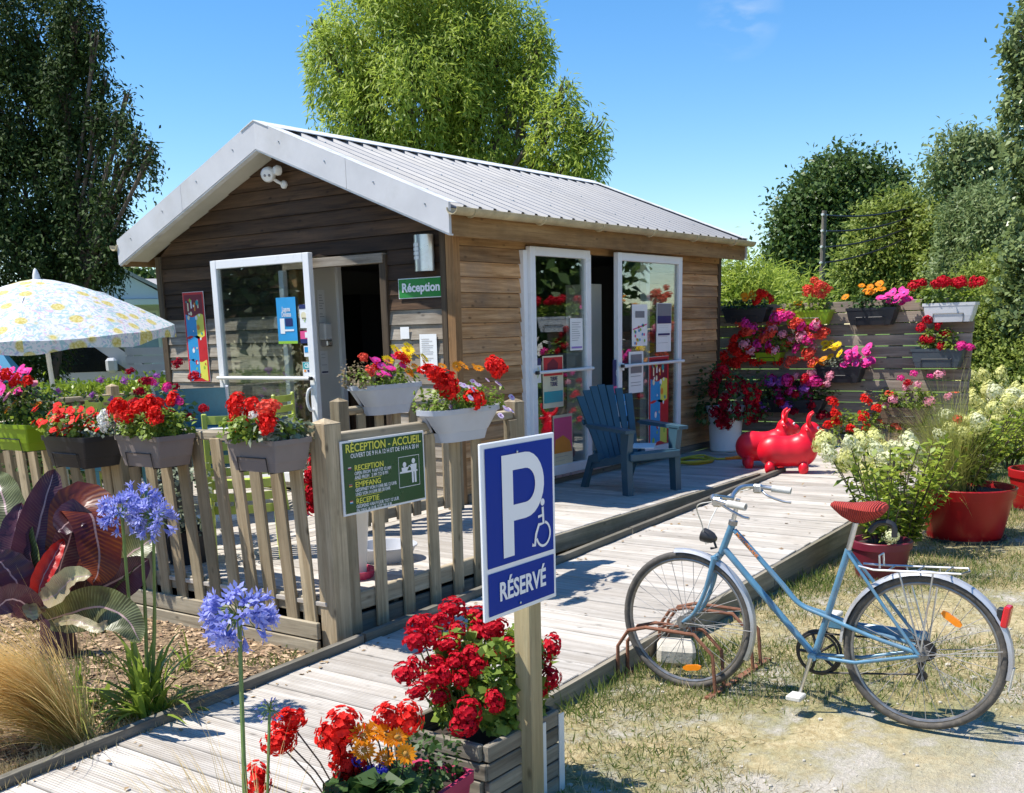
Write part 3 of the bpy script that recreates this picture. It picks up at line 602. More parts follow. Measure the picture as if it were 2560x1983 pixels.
def poster_ice(t_, w, h):
    """ice cream price poster: dark band with ices, then blue and yellow waves"""
    rect(t_, 'border', .004, .004, w-.004, h-.004, 'red_print', -.0021); rect(t_, 'dark_band', w*.08, h*.74, w*.92, h*.97, 'maroon_print', -.0024)
    wv = lambda z, k, a: [(w*.08+w*.84*i/12, h*(z+a*sin(i*.6+k))) for i in range(13)]
    for za, zb, ma, mb, k in ((.50,.74,'sky_print','yellow_print',0),(.24,.50,'sky_print','red_print',2),(.03,.24,'sky_print','yellow_print',4)):
        lo, hi = wv(za,k,.018), wv(zb,k+2,.018); j = 7
        flat(t_, 'wave_band', lo[:j+1]+hi[:j+1][::-1], ma, -.0026); flat(t_, 'wave_band', lo[j:]+hi[j:][::-1], mb, -.0027)
    r2 = random.Random(5)
    for i in range(4): rect(t_, 'ice_lolly', w*(.2+.16*i), h*(.79+.03*(i%2)), w*(.26+.16*i), h*(.88+.03*(i%2)), ('cream_print','white_sign','orange_print','cream_print')[i], -.003)
    for i in range(26): disc(t_, 'ice_picture', w*r2.uniform(.15,.85), h*r2.uniform(.06,.94), w*r2.uniform(.03,.085), r2.choice(['white_sign','orange_print','pink_print','lime_print','cream_print','teal_print','red_print','white_sign']), -.0032-.0001*i, 9, .8)
loc, w, h = gb(456,732,527,950); t_ = board('ice_cream_poster', 'tall ice cream price poster fixed to the shaded cabin gable', 'poster', (loc[0],loc[1]+.0,1.02), -pi/2, w, .88, 'paper', .004); poster_ice(t_, w, .88)
# stickers on the gable door pane (x = -.15)
def sticker(label, p0, p1, mat, xp=-.154, **kw):
    loc, w, h = gb(*p0,*p1,xp); t_ = board('sticker', label, 'sticker', loc, -pi/2, w, h, mat, .0015); return t_, w, h
t_, w, h = sticker('blue Laguna poster stuck on the sliding door glass', (690,745), (746,859), 'sky_print'); text('Laguna', h*.15, 'white_sign', t_, (w*.5,-.002,h*.70), align='CENTER', bold=.01, sx=.62); text('Donatus', h*.15, 'white_sign', t_, (w*.5,-.002,h*.585), align='CENTER', bold=.01, sx=.58)
rect(t_, 'print_block', w*.15, h*.22, w*.38, h*.55, 'white_sign'); rect(t_, 'print_block', w*.42, h*.38, w*.8, h*.55, 'navy_print'); rect(t_, 'print_block', w*.0, 0, w, h*.06, 'lime_print'); rect(t_, 'print_line', w*.25, h*.27, w*.85, h*.31, 'white_sign', -.003)
t_, w, h = sticker('white award sticker with navy top and green speech bubble', (748,762), (773,820), 'white_sign'); rect(t_, 'print_block', 0, h*.82, w, h, 'navy_print'); disc(t_, 'emblem', w/2, h*.52, w*.32, 'cream_print'); strip(t_, 'emblem', [(w*.3,h*.42),(w*.7,h*.42),(w*.55,h*.25)], w*.09, 'lime_print')
t_, w, h = sticker('pink and blue voucher sticker on the sliding door', (751,828), (777,858), 'pink_print'); rect(t_, 'print_block', 0, 0, w, h*.35, 'navy_print'); rect(t_, 'print_block', w*.5, h*.45, w*.95, h*.9, 'white_sign')
t_, w, h = sticker('pale blue square sticker above the push bar', (760,865), (781,892), 'white_sign'); rect(t_, 'print_block', w*.1, h*.4, w*.9, h*.9, 'sky_print')
t_, w, h = sticker('teal bank card sticker with CB mark below the push bar', (757,905), (780,941), 'white_sign'); rect(t_, 'print_block', w*.05, h*.52, w*.95, h*.97, 'teal_print'); text('CB', h*.42, 'white_sign', t_, (w/2,-.003,h*.6), align='CENTER', bold=.02, sx=.8); rect(t_, 'print_block', w*.15, h*.3, w*.4, h*.45, 'orange_print'); rect(t_, 'print_block', w*.55, h*.3, w*.8, h*.45, 'navy_print')
# floodlight camera under the gable peak
FL = thing('security_light', 'white round security light on a swivel arm under the gable peak', 'light', tuple(hit(712,462,0,-.03)))
b = MB(); b.lathe([(.035,0),(.035,.02),(.02,.035)], 14, cap1=True); ob('base', b, 'white_plastic', FL, rot=(0,-pi/2,0), smooth=True)
b = MB(); b.tube([(-.02,0,0),(-.06,.02,.02),(-.09,.045,.045)], .014, 8); ob('arm', b, 'white_plastic', FL, smooth=True)
b = MB(); b.lathe([(0,-.05),(.045,-.045),(.062,-.02),(.065,.03),(.05,.05),(0,.055)], 18); hd = ob('head', b, 'white_plastic', FL, loc=(-.12,.07,.085), rot=(0,-1.9,.5), smooth=True)
for dx in (-.02,.02): b = MB(); b.sphere((0,dx,.052), .013, 8); ob('lens', b, 'grey_print', hd)
b = MB(); b.lathe([(0,-.03),(.04,-.028),(.045,.0),(.03,.03),(0,.032)], 14); ob('lamp_head', b, 'white_plastic', FL, loc=(-.10,-.02,.11), rot=(0,-1.6,-.3), smooth=True)
# posters inside and on the side doors (y planes; local x = +x)
def sb(px0, py0, px1, py1, yp): a = hit(px0,py0,1,yp); c = hit(px1,py1,1,yp); return (a[0], yp, c[2]), c[0]-a[0], a[2]-c[2]
def sp(label, p0, p1, yp, mat='paper', name='poster', cat='poster'):
    loc, w, h = sb(*p0,*p1,yp); t_ = board(name, label, cat, loc, 0, w, h, mat, .0015); return t_, w, h
Y1, Y2 = -.073, -.133
t_, w, h = sp('white notice with purple footer on the first side door', (1425,796), (1457,875), Y1, name='notice', cat='notice'); doc(t_, w, h, 9, 'lilac_print')
t_, w, h = sp('red to blue concert poster reading TERRE TERRE', (1356,891), (1409,1016), Y1, 'cream_print'); rect(t_, 'picture', w*.04, h*.62, w*.96, h*.97, 'red_print'); rect(t_, 'picture', w*.04, h*.10, w*.96, h*.32, 'teal_print'); flat(t_, 'picture', [(w*.2,h*.7),(w*.7,h*.7),(w*.75,h*.85),(w*.5,h*.95),(w*.22,h*.85)], 'maroon_print', -.003)
for i in range(2): text('TERRE', h*.115, 'navy_print', t_, (w*.52,-.004,h*(.52-i*.10)), align='CENTER', bold=.015, sx=.8)
t_, w, h = sp('white award sticker with navy top on the first side door', (1332,897), (1353,957), Y1, 'white_sign', 'sticker', 'sticker'); rect(t_, 'print_block', 0, h*.72, w, h, 'navy_print'); disc(t_, 'emblem', w/2, h*.5, w*.3, 'cream_print'); strip(t_, 'emblem', [(w*.35,h*.36),(w*.65,h*.36),(w*.5,h*.2)], w*.1, 'lime_print')
t_, w, h = sp('pink and orange event poster low on the first side door', (1382,1040), (1432,1166), Y1, 'cream_print'); rect(t_, 'picture', w*.04, h*.3, w*.96, h*.95, 'pink_print'); flat(t_, 'picture', [(w*.04,h*.3),(w*.96,h*.3),(w*.85,h*.5),(w*.5,h*.62),(w*.1,h*.55)], 'orange_print', -.003); doc(t_, w, h*.35, 3)
t_, w, h = sp('white illustrated poster high on the second side door', (1580,761), (1618,864), Y2); doc(t_, w, h, 0, None); [disc(t_, 'picture', w*rnd.uniform(.15,.85), h*rnd.uniform(.06,.5), w*.05, rnd.choice(['pink_print','sky_print','orange_print','lime_print']), -.003, 8) for _ in range(16)]; rect(t_, 'heading', w*.2, h*.68, w*.8, h*.84, 'grey_print'); strip(t_, 'picture', [(w*.05,h*.40),(w*.95,h*.52)], h*.03, 'pink_print')
t_, w, h = sp('photo poster beside the illustrated one on the second side door', (1642,758), (1678,828), Y2); rect(t_, 'picture', w*.03, h*.28, w*.97, h*.98, 'grey_print'); rect(t_, 'picture', w*.03, h*.28, w*.97, h*.55, 'navy_print', -.003); doc(t_, w, h*.25, 2)
t_, w, h = sp('white printed page just above the push bar', (1641,829), (1677,878), Y2, name='notice', cat='notice'); doc(t_, w, h, 2, None, None, 'navy_print')
t_, w, h = sp('white notice with dark picture below the push bar', (1572,880), (1608,980), Y2, name='notice', cat='notice'); doc(t_, w, h, 4, None, 'grey_print', None)
t_, w, h = sp('dark floral poster by the second door handle', (1532,900), (1556,985), Y2, 'navy_print'); disc(t_, 'picture', w*.5, h*.62, w*.25, 'paper', -.003, 14, .8); disc(t_, 'picture', w*.5, h*.62, w*.18, 'dark', -.0035, 14, .8); rect(t_, 'picture', w*.05, h*.05, w*.95, h*.25, 'pink_print')
t_, w, h = sp('blue ocean poster behind the plastic armchair', (1537,988), (1570,1105), Y2, 'sky_print'); text('Océan 3D', h*.10, 'white_sign', t_, (w*.5,-.003,h*.78), align='CENTER', sx=.8); rect(t_, 'picture', w*.0, 0, w, h*.2, 'navy_print')
t_, w, h = sp('tall ice cream price poster on the second side door', (1622,893), (1670,1108), Y2); poster_ice(t_, w, h)
# papers and dispenser on the white entrance partition (y = 1.93)
for (p0, p1, lab, nl, bd) in (((793,725),(816,822),'tall white notice on the entrance partition',9,None),((800,878),(822,935),'white sheet with dark header on the entrance partition',4,'navy_print')):
    t_, w, h = sp(lab, p0, p1, 1.926, name='notice', cat='notice'); doc(t_, w, h, nl, bd)
loc, w, h = sb(799,825,813,866,1.93); t_ = thing('soap_dispenser', 'white hand gel dispenser on the entrance partition', 'dispenser', (loc[0]+w/2,1.929,loc[2])); b = MB(); b.box((-.05,-.09,.06),(.05,0,.22),.012); ob('body', b, 'white_plastic', t_); b = MB(); b.box((-.04,-.1,0),(.04,0,.058),.01); ob('tray', b, 'steel', t_)
t_ = board('notice', 'white paper taped inside the dark entrance opening', 'notice', (1.10,.95,1.42), -pi/2, .22, .17, 'paper', .002); doc(t_, .22, .17, 3)
# ------------------------------------------------------------------ flowers
leafmat('geranium_leaf', (.065,.125,.016), (.27,.37,.055), .38); leafmat('dark_leaf', (.02,.055,.012), (.07,.13,.03), .25); leafmat('grey_leaf', (.14,.19,.12), (.34,.38,.27), .25); leafmat('lime_leaf', (.13,.22,.02), (.33,.42,.06), .45)
leafmat('dry_leaf', (.20,.15,.08), (.36,.29,.18), .3)
for n_, c1, c2 in (('red',(.60,.012,.012),(.85,.03,.02)),('crimson',(.40,.004,.018),(.66,.012,.03)),('dark',(.20,.003,.012),(.40,.008,.03)),('salmon',(.72,.06,.04),(.88,.14,.09)),('pink',(.72,.02,.25),(.85,.07,.38)),('rose',(.80,.25,.36),(.88,.45,.55)),('orange',(.80,.18,.008),(.90,.34,.015)),('yellow',(.82,.50,.008),(.90,.68,.02)),('lilac',(.60,.46,.66),(.80,.70,.84)),('white',(.72,.74,.70),(.86,.87,.82)),('blue',(.035,.04,.45),(.10,.10,.65)),('violet',(.30,.06,.42),(.5,.16,.6)),('agap',(.22,.25,.66),(.46,.48,.88)),('cream',(.58,.58,.16),(.82,.80,.38)),('ivory',(.62,.64,.30),(.84,.84,.60))): leafmat('petal_'+n_, c1, c2, .3, .6, spec=.15)
plain('eye', (.35,.17,.02), .7, .3, 50); plain('stem_green', (.13,.20,.05), .5, .2, 20); plain('stem_dark', (.07,.05,.035), .6, .2, 20); plain('soil', (.035,.025,.018), .9, .4, 60)
g2 = np.random.default_rng(3)
def geranium(mat, n=92, r_=.05, pr=.0138, squash=.75, lop=1.):
    d = sph(n, g2); d[:,2] = np.abs(d[:,2])*1.1-.3; d = unit(d); P = d*np.array([r_,r_,r_*squash])*np.where(g2.random((n,1)) < .42, g2.uniform(.5,.75,(n,1)), g2.uniform(.85,1.2,(n,1))); V = []
    for k in range(n):
        N = d[k]; a = unit(np.cross(N, g2.normal(size=3))); c = np.cross(N, a)
        for j in range(5):
            t_ = 2*pi*j/5+g2.uniform(-.2,.2); D = a*cos(t_)+c*sin(t_)+N*.35*lop; V.append(leaves(P[k:k+1], D[None], N[None], [pr*g2.uniform(.85,1.2)], [pr*g2.uniform(.8,1.1)], .1, .62))
    V += core((0,0,.01*r_/.05), (r_*.42,r_*.42,r_*squash*.4))
    return fastmesh('flower_head', np.concatenate(V), 4, mat)
def core(c, r_, n=8):
    V = []; k = n//2; q = lambda i, j: np.array([c[0]+r_[0]*sin(pi*i/k)*cos(2*pi*j/n), c[1]+r_[1]*sin(pi*i/k)*sin(2*pi*j/n), c[2]-r_[2]*cos(pi*i/k)])
    for i in range(k):
        for j in range(n): V.append(np.array([q(i,j),q(i,j+1),q(i+1,j+1),q(i+1,j)])+(1e-5 if i in (0,k-1) else 0)*np.array([[0,0,0],[1,0,0],[1,1,0],[0,1,0]]))
    return V
def daisy(mat, n=16, r_=.03, eye='eye'):
    V = []; 
    for j in range(n):
        t_ = 2*pi*j/n; D = np.array([cos(t_),sin(t_),.22+g2.uniform(-.08,.08)]); V.append(leaves(np.array([[cos(t_)*.006,sin(t_)*.006,0]]), D[None], np.array([[0,0,1.]]), [r_*g2.uniform(.88,1.05)], [r_*.34], .1, .6))
    for j in range(8): t_ = 2*pi*j/8; V.append(np.array([(0,0,.008),(cos(t_)*.008,sin(t_)*.008,.004),(cos(t_+.39)*.0085,sin(t_+.39)*.0085,.004),(cos(t_+.78)*.008,sin(t_+.78)*.008,.004)]))
    return fastmesh('flower', np.concatenate(V), 4, [mat,eye], mi=[0]*n+[1]*8)
def petunia(mat, r_=.028, eye='petal_violet'):
    V = []
    for j in range(5):
        t_ = 2*pi*j/5
        for e_ in (-.3,.3): D = np.array([cos(t_+e_),sin(t_+e_),.18]); V.append(leaves(np.array([[0,0,0]]), D[None], np.array([[0,0,1.]]), [r_*g2.uniform(.9,1.05)], [r_*.95], .05, .68))
    for j in range(6): t_ = 2*pi*j/6; V.append(np.array([(0,0,.012),(cos(t_)*.008,sin(t_)*.008,.010),(cos(t_+.5)*.008,sin(t_+.5)*.008,.010),(cos(t_+1.05)*.008,sin(t_+1.05)*.008,.010)]))
    return fastmesh('flower', np.concatenate(V), 4, [mat,eye], mi=[0]*10+[1]*6)
def hydrangea(mat, n=260, r_=.085):
    d = sph(n, g2); d[:,2] = d[:,2]*.9+.25; d = unit(d); P = d*np.array([r_*.85,r_*.85,r_*1.1])*g2.uniform(.6,1.1,(n,1)); P[:,:2] *= (1.15-.45*np.clip(P[:,[2]]/r_,-1,1)); V = []
    for k in range(n):
        N = d[k]; a = unit(np.cross(N, g2.normal(size=3))); c = np.cross(N,a)
        for j in range(4): t_ = pi/2*j; D = a*cos(t_)+c*sin(t_)+N*.15; V.append(leaves(P[k:k+1], D[None], N[None], [.0135], [.013], .1, .6))
    return fastmesh('flower_head', np.concatenate(V), 4, mat)
HEADS = {}
def head(kind, col):
    k = (kind,col)
    if k not in HEADS: HEADS[k] = [{'g':lambda: geranium('petal_'+col), 'i':lambda: geranium('petal_'+col, 60, .05, .0165, .85, 1.5), 'd':lambda: daisy('petal_'+col), 'p':lambda: petunia('petal_'+col, .032, 'petal_'+('violet' if col in ('lilac','pink') else col)), 's':lambda: geranium('petal_'+col, 34, .028, .0095), 'h':lambda: hydrangea('petal_'+col)}[kind]() for _ in range(2)]
    return rnd.choice(HEADS[k])
def put_head(par, kind, col, loc, out=(0,-1,.8), s_=1., stem=None):
    v = Vector(out)+Vector((rnd.uniform(-.35,.35),rnd.uniform(-.35,.35),rnd.uniform(-.2,.3))); q_ = v.normalized().to_track_quat('Z','Y').to_euler()
    link('flower_head' if kind in 'gish' else 'flower', head(kind,col), par, tuple(loc), q_, (s_*rnd.uniform(.68,1.18),s_*rnd.uniform(.68,1.18),s_*rnd.uniform(.7,1.1)))
def foliage(par, n, lo, hi, L, mat, droop=.2, seed=0, wide=.5, aspect=.8, name='foliage', lumps=True):
    """leaves through a rounded mound between lo and hi"""
    g = np.random.default_rng(seed+11); lo = np.array(lo); hi = np.array(hi); c = (lo+hi)/2; h = (hi-lo)/2
    d = sph(n, g); rad = g.uniform(.35,1,(n,1))**.5; P = d*rad; P[:,2] = np.where(P[:,2] < -.5, P[:,2]*.6, P[:,2])
    P = np.sign(P)*np.abs(P)**.8
    if lumps: P *= 1+.22*np.sin(P[:,[1]]*7+seed)+.15*np.sin(P[:,[0]]*9+seed*2)
    P = c+P*h; D = unit(d*np.array([1,1,.6])+g.normal(size=(n,3))*.5-np.array([0,0,droop])); N = unit(d+np.array([0,0,.9])+g.normal(size=(n,3))*.4)
    Ls = g.uniform(.65,1.25,n)*L; V = leaves(P-D*Ls[:,None]*.4, D, N, Ls, Ls*aspect, .12, wide); return link(name, fastmesh(name, V, 4, mat), par, kind='stuff')
def rloft(b, rings, n=6, mi=0, cap=True):
    """loft rounded rectangles: rings of (z, half x, half y, corner radius)"""
    idx = []
    for (z, hx, hy, cr) in rings:
        st = len(b.v); v = []
        for sx, sy, a0 in ((1,1,0),(-1,1,pi/2),(-1,-1,pi),(1,-1,1.5*pi)):
            for j in range(n+1): a = a0+pi/2*j/n; v.append((sx*(hx-cr)+cos(a)*cr, sy*(hy-cr)+sin(a)*cr, z))
        b.v += v; idx.append((st,len(v)))
    for (s0,k),(s1,_) in zip(idx, idx[1:]):
        for j in range(k): b.f.append((s0+j,s0+(j+1)%k,s1+(j+1)%k,s1+j)); b.mi.append(mi)
    if cap: s0,k = idx[0]; b.f.append(tuple(range(s0,s0+k))[::-1]); b.mi.append(mi)
    return b
def tub(par, L, D, H, mat, cr=.012, taper=.80, lip=.016):
    b = MB(); hx, hy = L/2, D/2; t_ = taper
    rloft(b, [(0,hx*t_,hy*t_,cr),(.012,hx*t_+.002,hy*t_+.002,cr),(H*.30,hx*(t_+.06),hy*(t_+.06),cr),(H*.305,hx*(t_+.075),hy*(t_+.075),cr),(H*.84,hx*.955,hy*.95,cr),(H*.845,hx-.001,hy-.001,cr),(H,hx,hy,cr),(H,hx-lip,hy-lip,cr),(H*.86,hx-lip-.006,hy-lip-.006,cr)], 3 if cr < .03 else 8)
    o = ob('tub', b, mat, par, smooth=True); b = MB(); rloft(b, [(H*.88,hx-lip-.006,hy-lip-.006,cr)], 3); b.f[-1] = b.f[-1][::-1]; ob('soil', b, 'soil', par); return o
def bracket(par, L, D, H):
    for sx in (-.28,.28):
        b = MB(); x = sx*L; b.tube([(x,D/2+.02,H*.9),(x,D/2+.005,H*.1),(x,D/2-.03,-.006),(x,-D/2*.86,-.006),(x,-D/2*.95,H*.45)], .0035, 6); ob('bracket', b, 'black_plastic', par)
    b = MB(); b.tube([(-.28*L,-D/2*.95,H*.45),(.28*L,-D/2*.95,H*.45)], .0035, 6); ob('bracket', b, 'black_plastic', par)
def planter(label, loc, rz_, L, D, H, mat, fol, flowers, cr=.012, br=True, group=None, seed=0, taper=.8):
    """fol: list of (u0,u1,height,leaf size,n,material); flowers: (kind,colour,count,u0,u1,z0,z1,size)"""
    T = thing('flower_box', label, 'planter', loc, rz_, group); tub(T, L, D, H, mat, cr, taper)
    if br: bracket(T, L, D, H)
    for i, (u0,u1,h_,ls,n_,mt) in enumerate(fol): foliage(T, n_, (u0*L,-D*.62,H*.80), (u1*L,D*.55,H+h_), ls, mt, .25, seed*7+i)
    for (kd,cl,ct,u0,u1,z0,z1,s_) in flowers:
        for k in range(ct):
            u = (u0+(u1-u0)*(k+.5)/ct+rnd.uniform(-.05,.05))*L; zz = H+rnd.uniform(z0,z1); put_head(T, kd, cl, (u, rnd.uniform(-.75,.15)*D, zz), (rnd.uniform(-.3,.3),-.9,.8), s_)
    return T
plain('tub_lime', (.26,.40,.012), .4, .08, 4, dirt=(.19,.28,.02)); plain('tub_black', (.018,.019,.024), .45, .15, 5); plain('tub_taupe', (.21,.175,.165), .5, .08, 4, dirt=(.16,.135,.12)); plain('tub_grey', (.46,.48,.52), .45, .05, 4, dirt=(.40,.40,.40)); plain('tub_light', (.60,.60,.61), .45, .05, 4); plain('tub_slate', (.05,.065,.08), .5, .1, 4); plain('tub_brown', (.13,.085,.055), .6, .15, 4); plain('tub_pink', (.42,.035,.10), .45, .08, 4); plain('tub_burgundy', (.16,.012,.03), .4, .08, 4); plain('pot_red', (.42,.008,.012), .34, .08, 3, dirt=(.34,.02,.018))
# boxes on the left fence: front right top corner pixel gives the place
def leftbox(px, py, L, D, H, *a, **k):
    c = hit(px,py,0,-3.10-D); return planter(a[0], (-3.10-D/2, c[1]+L/2, c[2]-H), -pi/2, L, D, H, *a[1:], **k)
leftbox(687,1104,.40,.27,.17,'taupe window box with scarlet geraniums nearest the fence corner post','tub_taupe',[(-.5,.15,.13,.036,800,'geranium_leaf'),(.05,.5,.10,.05,260,'grey_leaf'),(-.3,.45,.11,.036,420,'geranium_leaf')],[('i','red',3,-.62,-.42,.0,.12,.9),('i','red',4,-.1,.25,.14,.20,.85),('i','salmon',3,.2,.55,.10,.18,.9),('i','red',3,.42,.62,.04,.14,.9),('s','white',3,-.1,.4,.13,.17,.9)], seed=1)
leftbox(394,1094,.42,.27,.18,'taupe window box with white alyssum and red geraniums over bright leaves','tub_taupe',[(-.38,.52,.14,.038,1150,'geranium_leaf'),(-.55,-.32,.1,.03,160,'grey_leaf')],[('i','red',6,-.2,.5,.15,.21,.95),('i','red',4,-.3,.45,.10,.17,.9),('i','salmon',2,-.4,-.25,.1,.16,.9),('s','white',7,-.58,-.36,.05,.14,1.15),('d','orange',2,-.38,-.3,.02,.04,.8),('i','red',2,.5,.62,.08,.15,.85)], seed=2)
leftbox(207,1096,.46,.30,.19,'black window box of red petunias with pale striped leaves','tub_black',[(-.55,.52,.16,.036,800,'geranium_leaf'),(-.58,.55,.15,.032,420,'cream_leaf' if 'cream_leaf' in MATS else 'grey_leaf')],[('p','red',30,-.55,.5,.03,.19,1.0),('p','salmon',6,-.5,.5,.05,.17,.95),('p','red',9,.0,.25,.0,.12,1.25)], seed=3)
leftbox(62,1064,.46,.30,.17,'lime green window box with magenta petunias and orange blooms','tub_lime',[(-.5,.55,.24,.036,820,'dark_leaf'),(-.1,.55,.22,.034,250,'lime_leaf')],[('p','pink',20,-.5,.45,.2,.36,1.5),('p','rose',4,-.1,.45,.15,.28,1.2),('d','orange',4,-.1,.5,.06,.14,1.2),('i','red',3,.1,.5,.25,.32,.9),('d','white',3,-.3,.1,.16,.2,1.1)], seed=4)
# grey saddle boxes on the short fences
a = hit(1071,1010,1,-1.58); c = hit(1254,1020,1,-1.58)
planter('pale grey rounded box with red geraniums and lilac trailing petunias', ((a[0]+c[0])/2,-1.52,.795), 0, .66, .24, .20, 'tub_grey', [(-.48,.5,.13,.032,650,'geranium_leaf'),(.0,.55,.07,.026,300,'lime_leaf')], [('g','red',6,-.62,-.2,.06,.24,1.15),('g','red',3,.3,.58,.12,.24,1.1),('d','orange',6,-.18,.12,.2,.28,1.2),('g','red',2,-.12,.08,.05,.12,1.1),('p','lilac',18,-.25,.55,.0,.16,.85),('p','lilac',5,.2,.6,-.09,.03,.9)], cr=.10, br=False, seed=5, taper=.66)
a = hit(892,966,1,-.2); c = hit(1045,960,1,-.2)
planter('pale grey rounded box with magenta petunias and yellow daisies by the doorway', ((a[0]+c[0])/2,-.17,a[2]-.22), 0, c[0]-a[0], .25, .22, 'tub_grey', [(-.45,.45,.13,.034,480,'geranium_leaf'),(-.6,-.3,.17,.024,260,'dry_leaf')], [('p','pink',12,-.3,.1,.05,.20,1.3),('i','red',3,-.15,.1,.1,.22,.8),('d','yellow',9,.08,.4,.16,.26,1.5),('d','orange',6,.28,.5,.06,.13,1.3),('i','salmon',2,-.5,-.35,.1,.2,.7)], cr=.10, br=False, seed=6, taper=.66)
# boxes on the slatted screen (front plane faces -x)
def screenbox(px0, px1, py, H, label, mat, fol, fl, seed, D=.19):
    a = hit(px0,py,0,SX-.02-D); c = hit(px1,py,0,SX-.02-D); return planter(label, (SX-.02-D/2, (a[1]+c[1])/2, (a[2]+c[2])/2-H), -pi/2, a[1]-c[1], D, H, mat, fol, fl, seed=seed)
N_ = 380
screenbox(1803,1918,770,.17,'black box of dark foliage and orange marigolds at the cabin end of the screen','tub_black',[(-.5,.5,.1,.04,N_,'dark_leaf')],[('d','orange',6,-.05,.2,.1,.17,1.5),('g','red',4,.2,.55,.06,.17,1.2)],10)
screenbox(1955,2075,776,.16,'lime box of bright leaves and salmon geraniums on top of the screen','tub_lime',[(-.58,.5,.14,.045,N_,'lime_leaf')],[('i','salmon',8,.0,.4,.1,.34,1.0),('d','orange',2,-.3,-.1,.05,.1,1.4)],11)
screenbox(2113,2240,769,.19,'black box of orange marigolds and magenta petunias on top of the screen','tub_black',[(-.5,.55,.12,.04,N_,'dark_leaf')],[('d','orange',9,-.2,.2,.13,.26,1.5),('p','pink',14,.2,.72,.03,.18,1.7),('d','orange',1,-.55,-.5,.12,.16,1.4)],12)
screenbox(2305,2440,757,.2,'light grey box of tall red geraniums at the free end of the screen','tub_light',[(-.65,.4,.18,.05,N_,'geranium_leaf'),(.2,.5,.14,.05,120,'lime_leaf')],[('g','crimson',7,-.3,.25,.18,.34,1.2),('g','crimson',2,.38,.6,.2,.28,1.1),('g','crimson',2,-.8,-.55,.08,.22,1.1)],13)
screenbox(1885,1950,882,.1,'lime box buried in coral ivy geraniums on the screen','tub_lime',[(-1.1,1.2,.24,.045,700,'geranium_leaf')],[('i','salmon',16,-1.2,1.8,.1,.46,1.2),('i','pink',12,-1.0,1.9,.05,.46,1.2),('i','red',14,-1.6,.4,-.15,.28,1.15),('i','salmon',10,.8,2.1,-.15,.36,1.15),('i','rose',12,-.9,1.9,.0,.4,1.1),('i','red',9,-1.9,-.6,-.3,.1,1.2)],14)
screenbox(2037,2155,917,.18,'black box of yellow daisies and magenta petunias in the middle of the screen','tub_black',[(-.5,.5,.1,.035,300,'grey_leaf')],[('d','yellow',9,-.35,.05,.1,.28,1.6),('d','orange',4,-.55,-.3,.03,.1,1.5),('p','pink',22,.08,.68,-.02,.22,1.7)],15)
screenbox(2275,2410,872,.2,'slate grey box of loose red geraniums low at the free end of the screen','tub_slate',[(-.35,.3,.22,.045,260,'geranium_leaf'),(.1,.5,.05,.04,90,'lime_leaf')],[('g','crimson',6,-.4,.2,.1,.45,1.0),('g','crimson',3,-.4,.2,-.05,.12,1.0),('g','pink',2,.42,.58,.0,.06,1.1)],16)
screenbox(2195,2315,1020,.17,'brown box of straggling pink geraniums low on the screen','tub_brown',[(-.6,.7,.2,.045,420,'geranium_leaf'),(-.9,-.5,.2,.03,60,'dry_leaf')],[('i','rose',7,-.5,1.1,.02,.4,1.0),('g','pink',3,-.3,.7,.15,.4,.8),('g','crimson',1,.0,.1,.25,.3,.8)],17)
# crimson and violet geraniums trailing below, in the shade by the cabin
screenbox(1900,2060,1000,.15,'shaded box of violet and crimson geraniums beside the white pot','tub_black',[(-.6,.6,.2,.045,520,'dark_leaf')],[('g','pink',12,-.6,.35,-.02,.24,1.3),('g','violet',8,-.5,.3,-.1,.22,1.2),('g','rose',5,.0,.7,.1,.34,1.0),('g','crimson',8,-.2,.75,-.1,.32,1.1),('g','dark',10,-.7,.65,-.28,.25,1.1)],18)
wp = hit(1812,1128,2,0); T = thing('flower_pot', 'white round pot smothered in dark red geraniums against the cabin wall', 'pot', (wp[0],wp[1],0))
b = MB(); b.lathe([(.15,0),(.17,.02),(.20,.45),(.225,.46),(.225,.52),(.20,.52),(.195,.47)], 28, cap0=True); ob('pot', b, 'white_plastic', T, smooth=True)
foliage(T, 900, (-.45,-.45,.25), (.42,.42,.95), .055, 'dark_leaf', .4, 19)
for i in range(34): d_ = sph(1)[0]; put_head(T, 'g', 'dark' if i%4 else 'crimson', (d_[0]*.42, -abs(d_[1])*.34, .62+d_[2]*.34), (d_[0],-1,.5), 1.3)
# small pots at the foot of the screen
for i, (px, py, lab, cl) in enumerate(((2125,1135,'dark pot of scarlet geraniums at the foot of the screen','red'),(2215,1120,'dark pot of coral geraniums in front of the brown box','salmon'))):
    a = hit(px,py,2,0); T = thing('flower_pot', lab, 'pot', (a[0],a[1],0)); b = MB(); b.lathe([(.09,0),(.13,.2),(.14,.2),(.14,.23),(.12,.23)], 20, cap0=True); ob('pot', b, 'tub_slate', T, smooth=True)
    foliage(T, 420, (-.22,-.22,.12), (.22,.22,.48), .05, 'geranium_leaf', .2, 30+i)
    for k in range(11): put_head(T, 'i', cl if k%3 else 'red', (rnd.uniform(-.25,.25),rnd.uniform(-.2,.2),rnd.uniform(.25,.62)), (0,-.6,1), 1.1)
